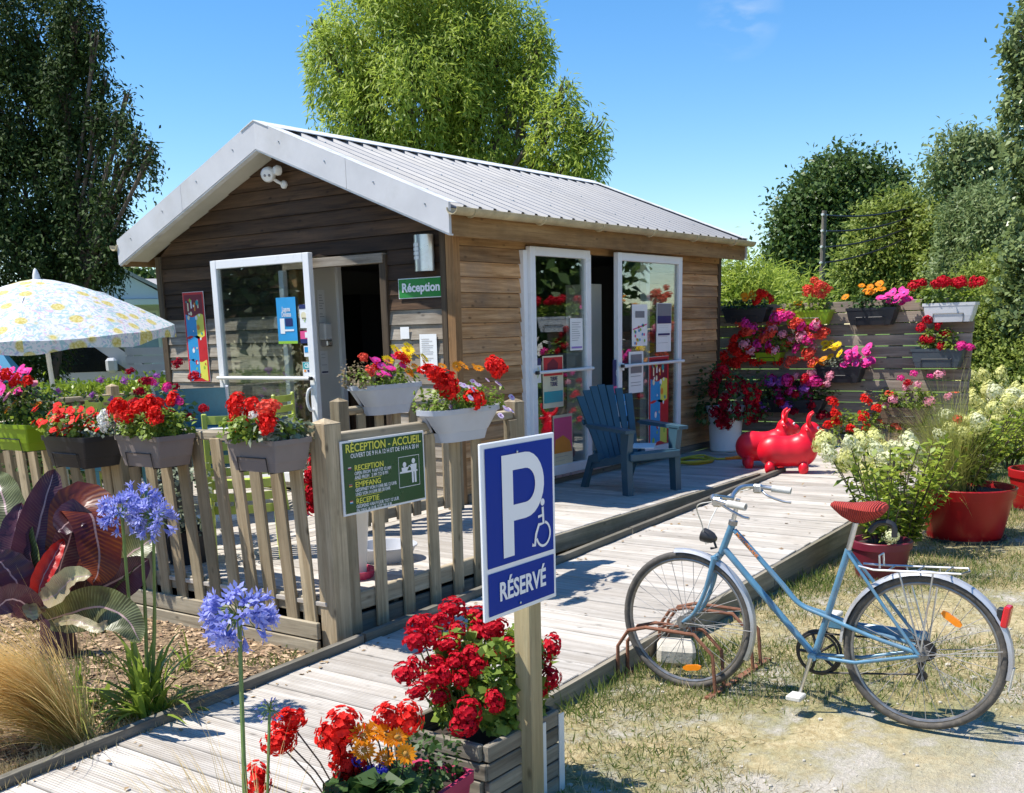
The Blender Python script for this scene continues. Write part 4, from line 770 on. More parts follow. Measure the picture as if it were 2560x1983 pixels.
# dark geraniums in a tall pot on the terrace
a = hit(415,1080,0,-2.3); T = thing('flower_pot', 'dark pot of maroon and magenta geraniums on the terrace behind the fence', 'pot', (a[0],a[1],0))
b = MB(); b.lathe([(.13,0),(.17,.68),(.19,.68),(.19,.74),(.16,.74)], 20, cap0=True); ob('pot', b, 'tub_black', T, smooth=True); foliage(T, 420, (-.22,-.22,.66), (.22,.25,1.10), .045, 'dark_leaf', .2, 40)
for k in range(20): put_head(T, 'g', ('dark','dark','crimson','pink')[k%4], (rnd.uniform(-.25,.25),rnd.uniform(-.25,.2),rnd.uniform(.85,1.28)), (-.6,-.4,1), .75)
# ---- foreground: timber crate of crimson geraniums, pink box of mixed flowers
CR = thing('crate_planter', 'weathered timber crate full of crimson geraniums beside the sign post', 'planter', (-4.12,-3.30,GZ))
for k in range(5):
    zz = .03+k*.068
    for sy in (-.205,.205): b = MB(); b.box((-.225,-.014,-.031),(.225,.014,.031),.004); ob('slat', b, 'crate_x', CR, loc=(rnd.uniform(-.004,.004),sy,zz))
    for sx in (-.225,.225): b = MB(); b.box((-.014,-.215 if k%2 else -.188,-.031),(.014,.215 if k%2 else .188,.031),.004); ob('slat', b, 'crate_y', CR, loc=(sx,rnd.uniform(-.004,.004),zz))
b = MB(); b.box((-.20,-.18,.02),(.20,.18,.26)); ob('liner', b, 'soil', CR)
for x0, x1 in ((.09,.125),(.215,.25)): b = MB(); b.box((x0,-.225,-.02),(x1,-.221,.315)); ob('white_strip', b, 'white_plastic', CR)
foliage(CR, 1900, (-.17,-.21,.27), (.25,.2,.66), .05, 'geranium_leaf', .2, 50)
crw = np.array([-4.12,-3.30,GZ]); 
for i, (cx_, cy_, dd) in enumerate(((1450,165,.1),(1250,260,0),(1330,330,-.05),(1380,240,.05),(1590,200,.1),(1700,270,0),(1480,290,0),(1240,350,-.1),(1430,370,-.08),(1180,540,0),(1230,500,.0),(1260,640,-.1),(1380,670,-.12),(1350,480,-.1),(1470,470,-.14),(1400,540,-.16),(1500,570,-.16),(1590,500,-.12),(1340,570,-.15),(1560,430,-.1),(1760,390,-.05),(1690,690,-.18),(1540,760,-.2),(1510,830,-.2),(1600,300,.05),(1640,240,.08),(2020,380,.1),(1950,460,.1),(2010,560,.05),(1940,620,.05),(1680,300,0),(1300,250,.05))):
    p_ = at(500+.435*cx_, 1450+.435*cy_, 3.98+dd)-crw; put_head(CR, 'g', 'crimson', p_, (-.55,-.6,.6), .82)
    b = MB(); q_ = np.array([p_[0]*.55, p_[1]*.5, .32]); b.tube([q_, (p_+q_)/2+np.array([0,0,.02]), p_], .003, 5); ob('flower_stem', b, 'stem_green', CR)
PB = thing('flower_box', 'deep pink trough of red geraniums, orange gazanias and blue lobelia', 'planter', (-4.77,-3.44,GZ+.03), R(6)); 
rb = MB(); tub(PB, .66, .24, .25, 'tub_pink', .02)
foliage(PB, 300, (-.30,-.13,.20), (.02,.13,.36), .085, 'dark_leaf', .1, 60, aspect=1.0); foliage(PB, 420, (.0,-.12,.20), (.32,.12,.40), .03, 'dark_leaf', .1, 61)
pbw = PB.matrix_basis if False else Matrix.Translation(PB.location) @ Matrix.Rotation(R(6),4,'Z'); pbi = pbw.inverted()
for kd, cl, s_, ps in (('g','red',1.0,((510,810),(450,940),(470,900),(790,900),(820,840),(745,935),(1080,790),(1200,790),(330,1150),(860,1110),(925,1140),(820,1060),(880,1170))),('d','orange',1.35,((930,890),(1070,890),(1180,1000),(1060,1025),(940,980),(1010,870),(1130,905))),('s','blue',.75,((1020,1100),(900,1040),(1010,1180),(1045,1090),(985,1095),(1040,1120),(990,1150)))):
    for (cx_, cy_) in ps:
        p_ = np.array(pbi @ Vector(at(500+.435*cx_, 1450+.435*cy_, 3.42+rnd.uniform(-.04,.04)))); put_head(PB, kd, cl, p_, (-.5,-.8,.7), s_)
        b = MB(); q_ = np.array([p_[0]*.8, p_[1]*.3, .24]); b.tube([q_, (p_+q_)/2+np.array([.01,0,.01]), p_], .0028, 5); ob('flower_stem', b, 'stem_dark', PB)
# ------------------------------------------------------------------ bicycle (local y = forward, z up, wheels in the plane x = 0)
plain('bike_blue', (.09,.22,.33), .28, .15, 12, dirt=(.22,.19,.16), coat=.5); plain('tyre', (.075,.068,.06), .8, .25, 30, dirt=(.24,.20,.15)); plain('rim_steel', (.30,.29,.28), .4, .2, 20, metal=.8, dirt=(.17,.13,.10)); plain('chrome', (.62,.62,.62), .36, .08, 10, metal=1., dirt=(.40,.33,.25)); plain('grip', (.60,.58,.52), .6, .15, 20, dirt=(.35,.32,.28)); plain('chain_black', (.025,.022,.02), .5, .3, 40)
plain('spoke_grey', (.30,.29,.28), .6, .1, 9, spec=.2); plain('fender', (.55,.55,.56), .38, .1, 8, metal=.5, dirt=(.40,.35,.28))
plain('reflector_orange', (.85,.25,.01), .25, .08, 20); plain('reflector_red', (.55,.005,.01), .2, .1, 20, coat=.5)
m, t, p = nodes('saddle_knit'); v = coords(t, randoff=False); w_ = nn(t, 'ShaderNodeTexWave', bands_direction='Y'); w_.inputs['Scale'].default_value = 32; w_.inputs['Distortion'].default_value = 2.5; t.links.new(v, w_.inputs['Vector'])
t.links.new(mixc(t, w_.outputs['Fac'], (.20,.015,.012), (.50,.05,.035)), p.inputs['Base Color']); p.inputs['Roughness'].default_value = .9; bump(t, p, w_.outputs['Fac'], .8, .006)
BX = -2.53; BK = thing('bicycle', 'old blue step-through bicycle with red knitted saddle parked in a rusty rack', 'bicycle', (BX,-4.0,GZ+.012))
B0 = np.array([BX,-4.0,GZ+.012])
def bp(px, py, x=0.): h = hit(1500+.4853*px, 1180+.4853*py, 0, BX+x)-B0; return np.array([x,h[1],h[2]])
RW = .342; rear = np.array([0,-.49,RW]); front = np.array([0,.625,RW-.012])
def wheel(c, spin):
    W = link('wheel', None, BK, tuple(c))
    ring = lambda r_, n=56: [(0,cos(2*pi*i/n)*r_,sin(2*pi*i/n)*r_) for i in range(n)]
    b = MB(); b.tube(ring(RW-.016), .0175, 10, closed=True); ob('tyre', b, 'tyre', W, smooth=True)
    b = MB(); b.tube(ring(RW-.036), .0095, 8, closed=True); ob('rim', b, 'rim_steel', W, smooth=True)
    b = MB(); b.tube([(-.05,0,0),(.05,0,0)], .018, 12); b.tube([(-.065,0,0),(.065,0,0)], .008, 8); [b.tube([(x,0,0),(x*1.05,0,0)], .032, 16) for x in (-.036,.036)]; ob('hub', b, 'rim_steel', W, smooth=True)
    sp_ = MB().tube([(0,0,0),(0,0,1)], .0015, 4, cap=False).mesh('spoke','spoke_grey')
    for i in range(32):
        a = 2*pi*i/32+spin; sx = .036 if i%2 else -.036; off = .9 if (i//2)%2 else -.9
        p0 = Vector((sx,cos(a+off)*.03,sin(a+off)*.03)); p1 = Vector((sx*.08,cos(a)*(RW-.043),sin(a)*(RW-.043))); d_ = p1-p0
        link('spoke', sp_, W, p0, d_.to_track_quat('Z','Y').to_euler(), (1,1,d_.length))
    return W
wr = wheel(rear, .1); wf = wheel(front, .3)
def refl(W, a, r_): 
    b = MB(); n = [(-.048,-.006),(-.03,-.014),(.03,-.014),(.048,-.006),(.048,.006),(.03,.014),(-.03,.014),(-.048,.006)]; b.prism(n, 0, -.006, .006); ob('spoke_reflector', b, 'reflector_orange', W, loc=(-.014,cos(a)*r_,sin(a)*r_), rot=(a+pi/2,0,0))
refl(wr, 2.15, .20); refl(wf, -1.75, .235)
def tube(name, pts, r_, mat='bike_blue', par=None, n=10): b = MB(); b.tube(pts, r_, n); return ob(name, b, mat, par or BK, smooth=True)
fr = link('frame', None, BK); bb = bp(1105,945); ht = bp(683,268); hb = bp(625,420); sl = bp(1280,400)
tube('head_tube', [ht,hb], .0175, par=fr); tube('seat_tube', [bb,sl], .0155, par=fr); tube('down_tube', [bp(640,395),bb], .0155, par=fr)
for sx in (-1,1):
    tp = bez([bp(692,300),bp(800,420),bp(940,580),bp(1030,680),bp(1165,738),bp(1400,835),np.array([0,rear[1]+.02,rear[2]+.012])],5); n = len(tp)
    tube('mixte_tube', [(sx*(.006+.045*max(0,(i-n*.5)/(n*.5))),q[1],q[2]) for i,q in enumerate(tp)], .0095, par=fr)
    tube('seat_stay', [(sx*.012,sl[1],sl[2]-.01),(sx*.045,rear[1]+.16,rear[2]+.19),(sx*.058,rear[1],rear[2])], .0075, par=fr); tube('chain_stay', [(sx*.02,bb[1],bb[2]),(sx*.045,bb[1]-.2,bb[2]+.01),(sx*.058,rear[1],rear[2])], .0085, par=fr)
tube('bottom_bracket', [(-.035,bb[1],bb[2]),(.035,bb[1],bb[2])], .021, par=fr)
b = MB(); b.box((-.004,-.15,-.007),(.004,.15,.007)); d_ = Vector(bp(780,385))-Vector(bp(700,310)); mid_ = (bp(690,305)+bp(800,425))/2
T_ = text('MOTOBECANE', .022, 'reflector_orange', fr, (-.0185,*( (bp(705,318))[1:] )), rot=(0,0,0), bold=.01); T_.rotation_euler = Matrix(((0,0,-1),(-.727,.687,0),(-.687,-.727,0))).transposed().inverted().to_euler() if False else Matrix(((0,0,-1),(-.727,-.687,0),(-.687,.727,0))).to_euler()
fk = link('fork', None, BK); cr_ = bp(600,440)
tube('steerer', [hb,cr_], .0165, par=fk)
for sx in (-1,1): tube('fork_blade', bez([(sx*.028,cr_[1],cr_[2]),(sx*.034,*bp(560,600)[1:]),(sx*.04,*bp(505,715)[1:]),(sx*.045,front[1],front[2])],5), [.0125]*5+[.011]*5+[.0085]*6, par=fk)
b = MB(); b.box((-.036,-.016,-.014),(.036,.016,.014),.006); ob('fork_crown', b, 'bike_blue', fk, loc=tuple(cr_), rot=(-.35,0,0))
hd_ = link('handlebar', None, BK); st = bp(712,140); tube('stem', [ht, st], .011, 'chrome', hd_); b = MB(); b.tube([ht+np.array([0,0,-.004]),ht+np.array([0,-.004,.016])], .021, 14); ob('headset', b, 'rim_steel', hd_)
# bar sweeps out to both sides and back; near grip on the camera side (-x)
barp = lambda s: bez([(s*.0,st[1]+.03,st[2]),(s*.06,st[1]+.05,st[2]+.012),(s*.15,st[1]+.055,st[2]+.03),(s*.22,st[1]+.02,st[2]+.03),(s*.25,st[1]-.06,st[2]+.02),(s*.262,st[1]-.15,st[2]+.012)],6)
for s in (-1,1):
    q = barp(s); tube('bar', q, .011, 'chrome', hd_); tube('hand_grip', q[-7:], .0165, 'grip', hd_)
    tube('brake_lever', bez([(s*.235,st[1]-.01,st[2]+.018),(s*.22,st[1]-.05,st[2]-.01),(s*.235,st[1]-.12,st[2]-.035),(s*.245,st[1]-.16,st[2]-.04)],4), .006, 'chrome', hd_)
    b = MB(); b.box((s*.225-.015,st[1]-.02,st[2]-.002),(s*.225+.015,st[1]+.02,st[2]+.04),.006); ob('lever_clamp', b, 'chrome', hd_)
    tube('brake_cable', bez([(s*.22,st[1]+.02,st[2]+.02),(s*.16,st[1]+.13,st[2]-.02),(s*.04,st[1]+.16,st[2]-.13),(s*.01,cr_[1]+.05,cr_[2]+.06)],6), .0028, 'grip', hd_, 6)
b = MB(); b.tube([bp(600,300),bp(570,345)], .012, 8); lp = bp(580,335)
LM_ = link('headlamp', MB().lathe([(.012,-.04),(.026,-.02),(.032,.005),(.034,.03),(.030,.034)], 16, cap0=True, cap1=True).mesh('headlamp','black_plastic',True), BK, tuple(lp+np.array([0,.02,0])), (-pi/2+.25,0,0)); tube('lamp_bracket', [lp,lp+np.array([0,-.02,-.05]),cr_+np.array([0,.03,.04])], .006, 'black_plastic')
# seat
tube('seat_post', [sl,bp(1318,262)], .0125, 'chrome'); sn = bp(1190,165); stl = bp(1470,185)
b = MB(); L_ = [(0,.010,.010,-.004),(.06,.020,.020,-.018),(.2,.030,.020,-.045),(.4,.048,.018,-.068),(.6,.078,.024,-.070),(.8,.095,.030,-.052),(.93,.085,.028,-.034),(1.0,.05,.018,-.016)]; n = 16; rings = []
for (u, hw, ht_, hb_) in L_:
    c_ = sn+(stl-sn)*u; s0 = len(b.v); b.v += [(hw*cos(a)*(1 if sin(a) > 0 else max(.35,1+.5*sin(a))), c_[1], c_[2]-.006+(ht_*sin(a) if sin(a) > 0 else -hb_*sin(a))) for a in np.linspace(0,2*pi,n,endpoint=False)]; rings.append(s0)
for s0, s1 in zip(rings, rings[1:]): b.f += [(s0+j,s1+j,s1+(j+1)%n,s0+(j+1)%n) for j in range(n)]; b.mi += [0]*n
for s0, fl in ((rings[0],1),(rings[-1],0)): b.f.append(tuple(range(s0,s0+n))[::1 if fl else -1]); b.mi.append(0)
sd_ = ob('saddle', b, 'saddle_knit', BK, smooth=True); b = MB(); [b.tube(bez([(sx,stl[1]+.04,stl[2]-.035),(sx,stl[1]+.1,stl[2]-.06),(sx*.6,sn[1]-.05,sn[2]-.03)],4), .0045, 6) for sx in (-.022,.022)]; ob('saddle_rail', b, 'chain_black', sd_)
b = MB(); lk = [bp(1400,300),bp(1440,260),bp(1490,255),bp(1525,275),bp(1528,330)]; b.tube([(q[0]-.03,q[1],q[2]) for q in bez(lk,4)], .013, 8); ob('lock', b, 'black_plastic', BK, smooth=True)
# mudguards, carrier, lights, drivetrain
def guard(c, a0, a1, par):
    b = MB(); rr = RW+.014; v = []; A = np.linspace(a0,a1,30); pr_ = [(-.024,-.014),(-.017,0),(0,.005),(.017,0),(.024,-.014)]
    for a in A: v += [(x,c[1]+cos(a)*(rr+d),c[2]+sin(a)*(rr+d)) for x,d in pr_]
    for a in A: v += [(x*.93,c[1]+cos(a)*(rr+d-.0015),c[2]+sin(a)*(rr+d-.0015)) for x,d in pr_]
    o_ = 5*len(A); f = []
    for i in range(len(A)-1):
        for j in range(4): q_ = (i*5+j,i*5+j+1,(i+1)*5+j+1,(i+1)*5+j); f += [q_, tuple(o_+k for k in q_[::-1])]
    b.add(v, f); return ob('mudguard', b, 'fender', par, smooth=True)
gr_ = guard(rear, R(12), R(178), BK) if False else guard(rear, R(-0), R(190)-R(0), BK); gr_.rotation_euler = (0,0,0); guard(front, R(80), R(205), BK)
for sx in (-1,1): tube('stay', [(sx*.05,rear[1],rear[2]),(sx*.026,rear[1]-RW*.93,rear[2]+.06)], .0022, 'spoke_grey', n=5); tube('stay', [(sx*.05,front[1],front[2]),(sx*.026,front[1]-RW-.01,front[2]+.0)], .0022, 'spoke_grey', n=5)
ca = link('carrier', None, BK); z_ = bp(1600,500)[2]
tube('carrier_rail', [(-.03,*bp(1345,478)[1:]),(-.055,*bp(1430,492)[1:]),(-.06,*bp(1880,512)[1:]),(0,*(bp(1905,515)[1:]+np.array([0,.0]))),(.06,*bp(1880,512)[1:]),(.055,*bp(1430,492)[1:]),(.03,*bp(1345,478)[1:])], .005, 'chrome', ca, 6)
for q_ in (1500,1650,1800): tube('carrier_bar', [(-.058,*bp(q_,497+.02*(q_-1500))[1:]),(.058,*bp(q_,497+.02*(q_-1500))[1:])], .0035, 'chrome', ca, 6)
for sx in (-1,1):
    for q_ in (1560,1735): tube('carrier_stay', [(sx*.056,*bp(q_,505)[1:]),(sx*.062,rear[1]-.005,rear[2]+.02)], .004, 'chrome', ca, 6)
tube('carrier_clip', [(-.03,*bp(1452,490)[1:]),(-.03,*bp(1450,425)[1:]),(.03,*bp(1450,425)[1:]),(.03,*bp(1452,490)[1:])], .004, 'chrome', ca, 6)
q_ = bp(2098,745); b = MB(); b.box((-.028,-.012,-.045),(.028,.016,.045),.006); ob('tail_light', b, 'reflector_red', BK, loc=(0,q_[1],q_[2]), rot=(.12,0,0)); b = MB(); b.box((-.02,.014,-.03),(.02,.04,.03),.004); ob('tail_mount', b, 'black_plastic', BK, loc=(0,q_[1],q_[2]), rot=(.12,0,0))
b = MB(); b.box((-.02,-.002,-.05),(.02,.002,.05)); ob('mud_flap', b, 'grip', BK, loc=(0,rear[1]-RW-.012,rear[2]-.06), rot=(.12,0,0))
b = MB(); b.tube([(0,bb[1]+cos(a)*.092,bb[2]+sin(a)*.092) for a in np.linspace(0,2*pi,40,endpoint=False)], .006, 6, closed=True)
for k in range(5): a = 2*pi*k/5; b.tube([(0,bb[1],bb[2]),(0,bb[1]+cos(a)*.09,bb[2]+sin(a)*.09)], .007, 6)
ob('chainring', b, 'chain_black', BK, loc=(.045,0,0)); b = MB(); [b.tube([(.0,bb[1]+cos(a)*.102,bb[2]+sin(a)*.102) for a in np.linspace(0,2*pi,40,endpoint=False)], .0075, 6, closed=True)]; ob('chain_guard_ring', b, 'chain_black', BK, loc=(.058,0,0))
tube('chain', [(.045,bb[1],bb[2]+.095),(.045,rear[1],rear[2]+.035)], .005, 'chain_black', n=5); tube('chain', [(.045,bb[1],bb[2]-.095),(.045,rear[1]+.03,rear[2]-.115)], .005, 'chain_black', n=5)
b = MB(); [b.tube([(x,rear[1],rear[2]),(x+.003,rear[1],rear[2])], r_, 18) for x, r_ in ((.03,.048),(.037,.042),(.044,.036),(.051,.030))]; ob('sprocket', b, 'chain_black', BK)
b = MB(); b.tube([(.05,rear[1]-.002,rear[2]-.03),(.058,rear[1]+.022,rear[2]-.07),(.05,rear[1]+.012,rear[2]-.12)], .014, 6); b.tube([(.042,rear[1]+.01,rear[2]-.12),(.052,rear[1]+.01,rear[2]-.12)], .024, 12); ob('derailleur', b, 'chain_black', BK)
pe = bp(1020,1150,-.07); tube('crank', [(-.045,bb[1],bb[2]),(-.052,pe[1],pe[2])], .009, 'chrome'); tube('crank', [(.062,bb[1],bb[2]),(.066,2*bb[1]-pe[1],2*bb[2]-pe[2])], .009, 'chrome')
for sx, q_ in ((-1,pe),(1,2*bb-pe)): b = MB(); b.box((sx*.055,q_[1]-.035,q_[2]-.012),(sx*.135,q_[1]+.035,q_[2]+.012),.005); ob('pedal', b, 'grip', BK)
b = MB(); b.box((-.012,rear[1],rear[2]+.03),(.012,rear[1]+.46,rear[2]+.075),.008); ob('chain_guard', b, 'bike_blue', BK, loc=(.07,0,0))
# rusty bicycle rack
RK = thing('bicycle_rack', 'low rusty steel rack of bent bars holding the front wheel', 'rack', (0,0,0))
def g_(px, py, x=None): h = hit(1500+.4853*px, 1180+.4853*py, 2, GZ+.008); return h
for (x0, lo) in ((BX-.05,0),(BX+.05,0),(BX+.40,0),(BX+.50,0)):
    y0, y1 = -3.02, -3.56; b = MB(); b.tube([(x0,y0,GZ),(x0,y0,GZ+.17),(x0,y0-.06,GZ+.26),(x0,y0-.16,GZ+.29),(x0,y1+.12,GZ+.29),(x0,y1+.02,GZ+.2),(x0,y1,GZ)], .0095, 8); ob('hoop', b, 'rust', RK, smooth=True)
for yy in (-3.03,-3.55): b = MB(); b.box((BX-.12,yy-.016,GZ+.002),(BX+.62,yy+.016,GZ+.014)); ob('base_bar', b, 'rust', RK)
for yy in (-3.4,-3.25): b = MB(); b.tube([(BX-.05,yy,GZ+.29),(BX+.05,yy,GZ+.29)], .006, 6); ob('cross_bar', b, 'rust', RK)
plain('stone', (.50,.46,.38), .9, .2, 14, bmp=.6)
a = hit(1500+.4853*365, 1180+.4853*985, 2, GZ); b = MB(); b.box((-.13,-.10,0),(.13,.10,.10),.02); o = link('stone_block', b.mesh('stone_block','stone'), None, (a[0]+.05,a[1],GZ), (.06,.05,.5), label='broken pale stone block lying behind the front wheel', category='stone')
# ------------------------------------------------------------------ plastic armchair
plain('chair_blue', (.035,.085,.12), .42, .06, 5, dirt=(.06,.12,.15)); AC = thing('armchair', 'dark blue slatted plastic garden armchair in front of the glass doors', 'chair', (1.42,-.87,0), R(-23))
def pl_(name, lo, hi, ch=.008, rot=(0,0,0), loc=(0,0,0), par=None, mat='chair_blue'): b = MB(); b.box(lo,hi,ch); return ob(name, b, mat, par or AC, loc=loc, rot=rot)
# local: front = -y, width x
for s in (-1,1):
    b = MB(); b.prism([(-.33,0),(-.25,0),(-.22,.36),(-.22,.56),(-.34,.56),(-.31,.36)], 0, s*.27-.03, s*.27+.03); ob('leg', b, 'chair_blue', AC)
    b = MB(); b.prism([(.36,0),(.43,0),(.30,.30),(.16,.34),(.14,.26),(.26,.24)], 0, s*.25-.022, s*.25+.022); ob('leg', b, 'chair_blue', AC)
    b = MB(); b.prism([(-.36,.545),(-.36,.575),(.20,.60),(.24,.585),(.20,.565)], 0, s*.295-.055, s*.295+.05); ob('armrest', b, 'chair_blue', AC)
    b = MB(); b.prism([(-.32,.30),(.30,.18),(.30,.25),(-.32,.36)], 0, s*.245-.012, s*.245+.012); ob('side_rail', b, 'chair_blue', AC)
for i in range(6): f_ = i/5; pl_('seat_slat', (-.24,-.036,-.012), (.24,.036,.012), .006, (-.2,0,0), (0,-.30+.095*i,.365-.020*i))
pl_('seat_front', (-.275,-.025,-.05), (.275,.01,.02), .01, (0,0,0), (0,-.325,.35))
for i in range(7):
    u = (i-3); h_ = .74-.012*u*u; b = MB(); w0, w1 = .026, .040; a = u*.07
    v = []; 
    for k in range(6):
        s_ = k/5; zz = s_*h_; ww = w0+(w1-w0)*s_; yy = .18*s_*0+.02*(u*u/9)*-1; xx = u*(.062+.030*s_)
        v += [(xx-ww,yy-.008,zz),(xx+ww,yy-.008,zz),(xx+ww,yy+.008,zz),(xx-ww,yy+.008,zz)]
    f = [(3,2,1,0),(20,21,22,23)]
    for k in range(5): f += [(4*k+j,4*k+(j+1)%4,4*k+4+(j+1)%4,4*k+4+j) for j in range(4)]
    b.add(v,f); ob('back_slat', b, 'chair_blue', AC, loc=(0,.20,.24), rot=(-.38,0,0))
for zz, w_ in ((.10,.24),(.40,.29)): pl_('back_rail', (-w_,.01,zz-.025), (w_,.03,zz+.025), .006, (-.38,0,0), (0,.20,.24))
pap = thing('newspaper', 'white printed paper lying on the armchair seat', 'paper', (1.40,-1.0,.40), R(25)); b = MB(); b.box((-.2,-.1,0),(.2,.1,.006)); ob('sheet', b, 'paper', pap)
# ------------------------------------------------------------------ terrace furniture
plain('lime_paint', (.50,.58,.10), .4, .05, 4); plain('teal_fabric', (.055,.17,.22), .6, .08, 40); plain('teal_plastic', (.10,.36,.44), .4, .06, 5)
def lime_chair(label, loc, rz_):
    T = thing('slatted_chair', label, 'chair', loc, rz_, None); T.scale = (1.06,1.06,1.08)
    for s in (-1,1):
        b = MB(); b.tube(bez([(s*.21,-.22,0),(s*.2,-.19,.43),(s*.21,-.10,.455),(s*.2,.16,.44),(s*.2,.23,0)],5), .014, 8); ob('leg', b, 'lime_paint', T, smooth=True)
        b = MB(); b.box((s*.2-.016,.16,.27),(s*.2+.016,.185,.90),.005); ob('back_post', b, 'lime_paint', T, rot=(0,0,0))
    for i in range(6): b = MB(); b.box((-.2,-.21+.066*i,.44),(.2,-.165+.066*i,.456),.004); ob('seat_slat', b, 'lime_paint', T)
    for i in range(8):
        z_ = .29+.078*i; b = MB(); pts_ = [(x,.165+.05*(1-(x/.2)**2)) for x in np.linspace(-.2,.2,7)]; v = []
        for x,y in pts_: v += [(x,y-.006,z_),(x,y+.006,z_),(x,y+.006,z_+.05),(x,y-.006,z_+.05)]
        f = [(0,3,2,1),(24,25,26,27)]; 
        for k in range(6): f += [(4*k+j,4*k+(j+1)%4,4*k+4+(j+1)%4,4*k+4+j)[::-1] for j in range(4)]
        b.add(v,f); ob('back_slat', b, 'lime_paint', T)
    return T
lime_chair('lime green slatted metal chair behind the taupe box by the corner post', (-2.35,.02,0), R(140)); lime_chair('lime green slatted metal chair in front of the sliding door', (-.80,1.50,0), R(205)); lime_chair('lime green slatted metal chair beyond the black window box', (-2.1,2.35,0), R(250)); lime_chair('lime green slatted metal chair at the teal side table', (-1.0,3.15,0), R(140))
SL_ = thing('sling_chair', 'reclining chair with teal fabric sling and grey tube frame', 'chair', (-1.15,1.95,0), R(138))
b = MB(); b.add([(-.27,.30,.40),(.27,.30,.40),(.27,.62,1.06),(-.27,.62,1.06)],[(0,1,2,3)]); b.add([(-.27,.31,.397),(.27,.31,.397),(.27,.63,1.057),(-.27,.63,1.057)],[(3,2,1,0)]); ob('back_sling', b, 'teal_fabric', SL_); b = MB(); b.box((-.27,-.25,.38),(.27,.32,.39)); ob('seat_sling', b, 'teal_fabric', SL_)
for s in (-1,1): b = MB(); b.tube([(s*.285,-.27,.39),(s*.285,.31,.39),(s*.285,.63,1.07)], .013, 8); b.tube([(s*.285,-.2,0),(s*.285,.35,.5)], .012, 8); b.tube([(s*.285,.4,0),(s*.285,-.2,.39)], .012, 8); ob('frame_tube', b, 'tub_grey', SL_, smooth=True)
TB = thing('round_table', 'small round white table beside the teal sling chair', 'table', (-1.45,1.38,0)); b = MB(); b.lathe([(0,.70),(.30,.70),(.32,.715),(.32,.735),(0,.742)], 36); ob('table_top', b, 'white_plastic', TB, smooth=True)
b = MB(); b.tube([(0,0,.05),(0,0,.71)], .03, 12); ob('column', b, 'white_plastic', TB); b = MB(); b.lathe([(.22,0),(.22,.02),(.05,.06)], 24, cap0=True, cap1=True); ob('base', b, 'white_plastic', TB)
T2 = thing('side_table', 'low teal square table seen between the pickets', 'table', (-2.25,1.75,0)); b = MB(); b.box((-.25,-.25,.50),(.25,.25,.53),.006); ob('table_top', b, 'teal_plastic', T2)
for sx in (-1,1):
    for sy in (-1,1): b = MB(); b.box((sx*.22-.02,sy*.22-.02,0),(sx*.22+.02,sy*.22+.02,.5),.004); ob('leg', b, 'teal_plastic', T2)
# parasol
m, t, p = nodes('parasol_cloth'); v = coords(t, randoff=False)
vo = nn(t, 'ShaderNodeTexVoronoi'); vo.inputs['Scale'].default_value = 7.5; t.links.new(v, vo.inputs['Vector']); sc_ = nn(t, 'ShaderNodeSeparateColor'); t.links.new(vo.outputs['Color'], sc_.inputs[0])
n1 = noise(t, v, 18, 4, .6, 1.5); n2 = noise(t, v, 13, 3, .6, 2.)
col = mixc(t, ramp(t, n1, .51, .57), (.80,.80,.80), (.42,.62,.64)); col = mixc(t, ramp(t, n2, .58, .63), col, (.74,.55,.70)); col = mixc(t, ramp(t, noise(t, v, 15, 3, .6, 1.), .60, .64), col, (.45,.50,.68))
d1 = nn(t, 'ShaderNodeMapRange'); t.links.new(vo.outputs['Distance'], d1.inputs[0]); d1.inputs[1].default_value = .44; d1.inputs[2].default_value = .33
col = mixc(t, mathn(t, 'MULTIPLY', d1.outputs[0], mathn(t, 'GREATER_THAN', sc_.outputs[0], .25)), col, mixc(t, ramp(t, noise(t, v, 60, 2), .4, .6), (.60,.48,.10), (.78,.70,.32)))
t.links.new(col, p.inputs['Base Color']); p.inputs['Roughness'].default_value = .8
tr = nn(t, 'ShaderNodeBsdfTranslucent'); t.links.new(col, tr.inputs[0]); mx = nn(t, 'ShaderNodeMixShader', _0=.3); t.links.new(p.outputs[0], mx.inputs[1]); t.links.new(tr.outputs[0], mx.inputs[2]); t.links.new(mx.outputs[0], t.nodes['Material Output'].inputs[0])
PA = thing('parasol', 'white parasol printed with pineapples and leaves over the terrace', 'parasol', (-1.98,2.69,0)); PA.rotation_euler = (R(3),R(-4),0)
b = MB(); b.tube([(0,0,.0),(0,0,1.9)], .019, 12); ob('pole', b, 'white_plastic', PA, smooth=True); b = MB(); b.lathe([(.22,0),(.22,.05),(.06,.09),(.03,.2)], 24, cap0=True); ob('base', b, 'white_plastic', PA)
b = MB(); b.lathe([(.03,1.955),(.026,1.99),(.012,2.03),(0,2.04)], 14); ob('finial', b, 'white_plastic', PA, smooth=True)
NR = 8; b = MB(); K = 8; v = []; nA = NR*8
for k in range(K+1):
    u = k/K
    for j in range(nA):
        a = 2*pi*j/nA; ph = (j%8)/8; sag = 1-.055*u*sin(pi*ph)**1.0; rr = 1.03*u*sag; zz = 1.96-.40*(u**1.5)-.015*u*sin(pi*ph); v.append((rr*cos(a),rr*sin(a),zz))
f = [(k*nA+j,k*nA+(j+1)%nA,(k+1)*nA+(j+1)%nA,(k+1)*nA+j)[::-1] for k in range(K) for j in range(nA)]
st_ = len(v)   # valance
for j in range(nA): a = 2*pi*j/nA; ph = (j%8)/8; rr = 1.035*(1-.055*sin(pi*ph)); v.append((rr*cos(a),rr*sin(a),1.56-.085-.015*sin(pi*ph)-.02*sin(2*pi*j/8+1)))
f += [(K*nA+j,K*nA+(j+1)%nA,st_+(j+1)%nA,st_+j)[::-1] for j in range(nA)]
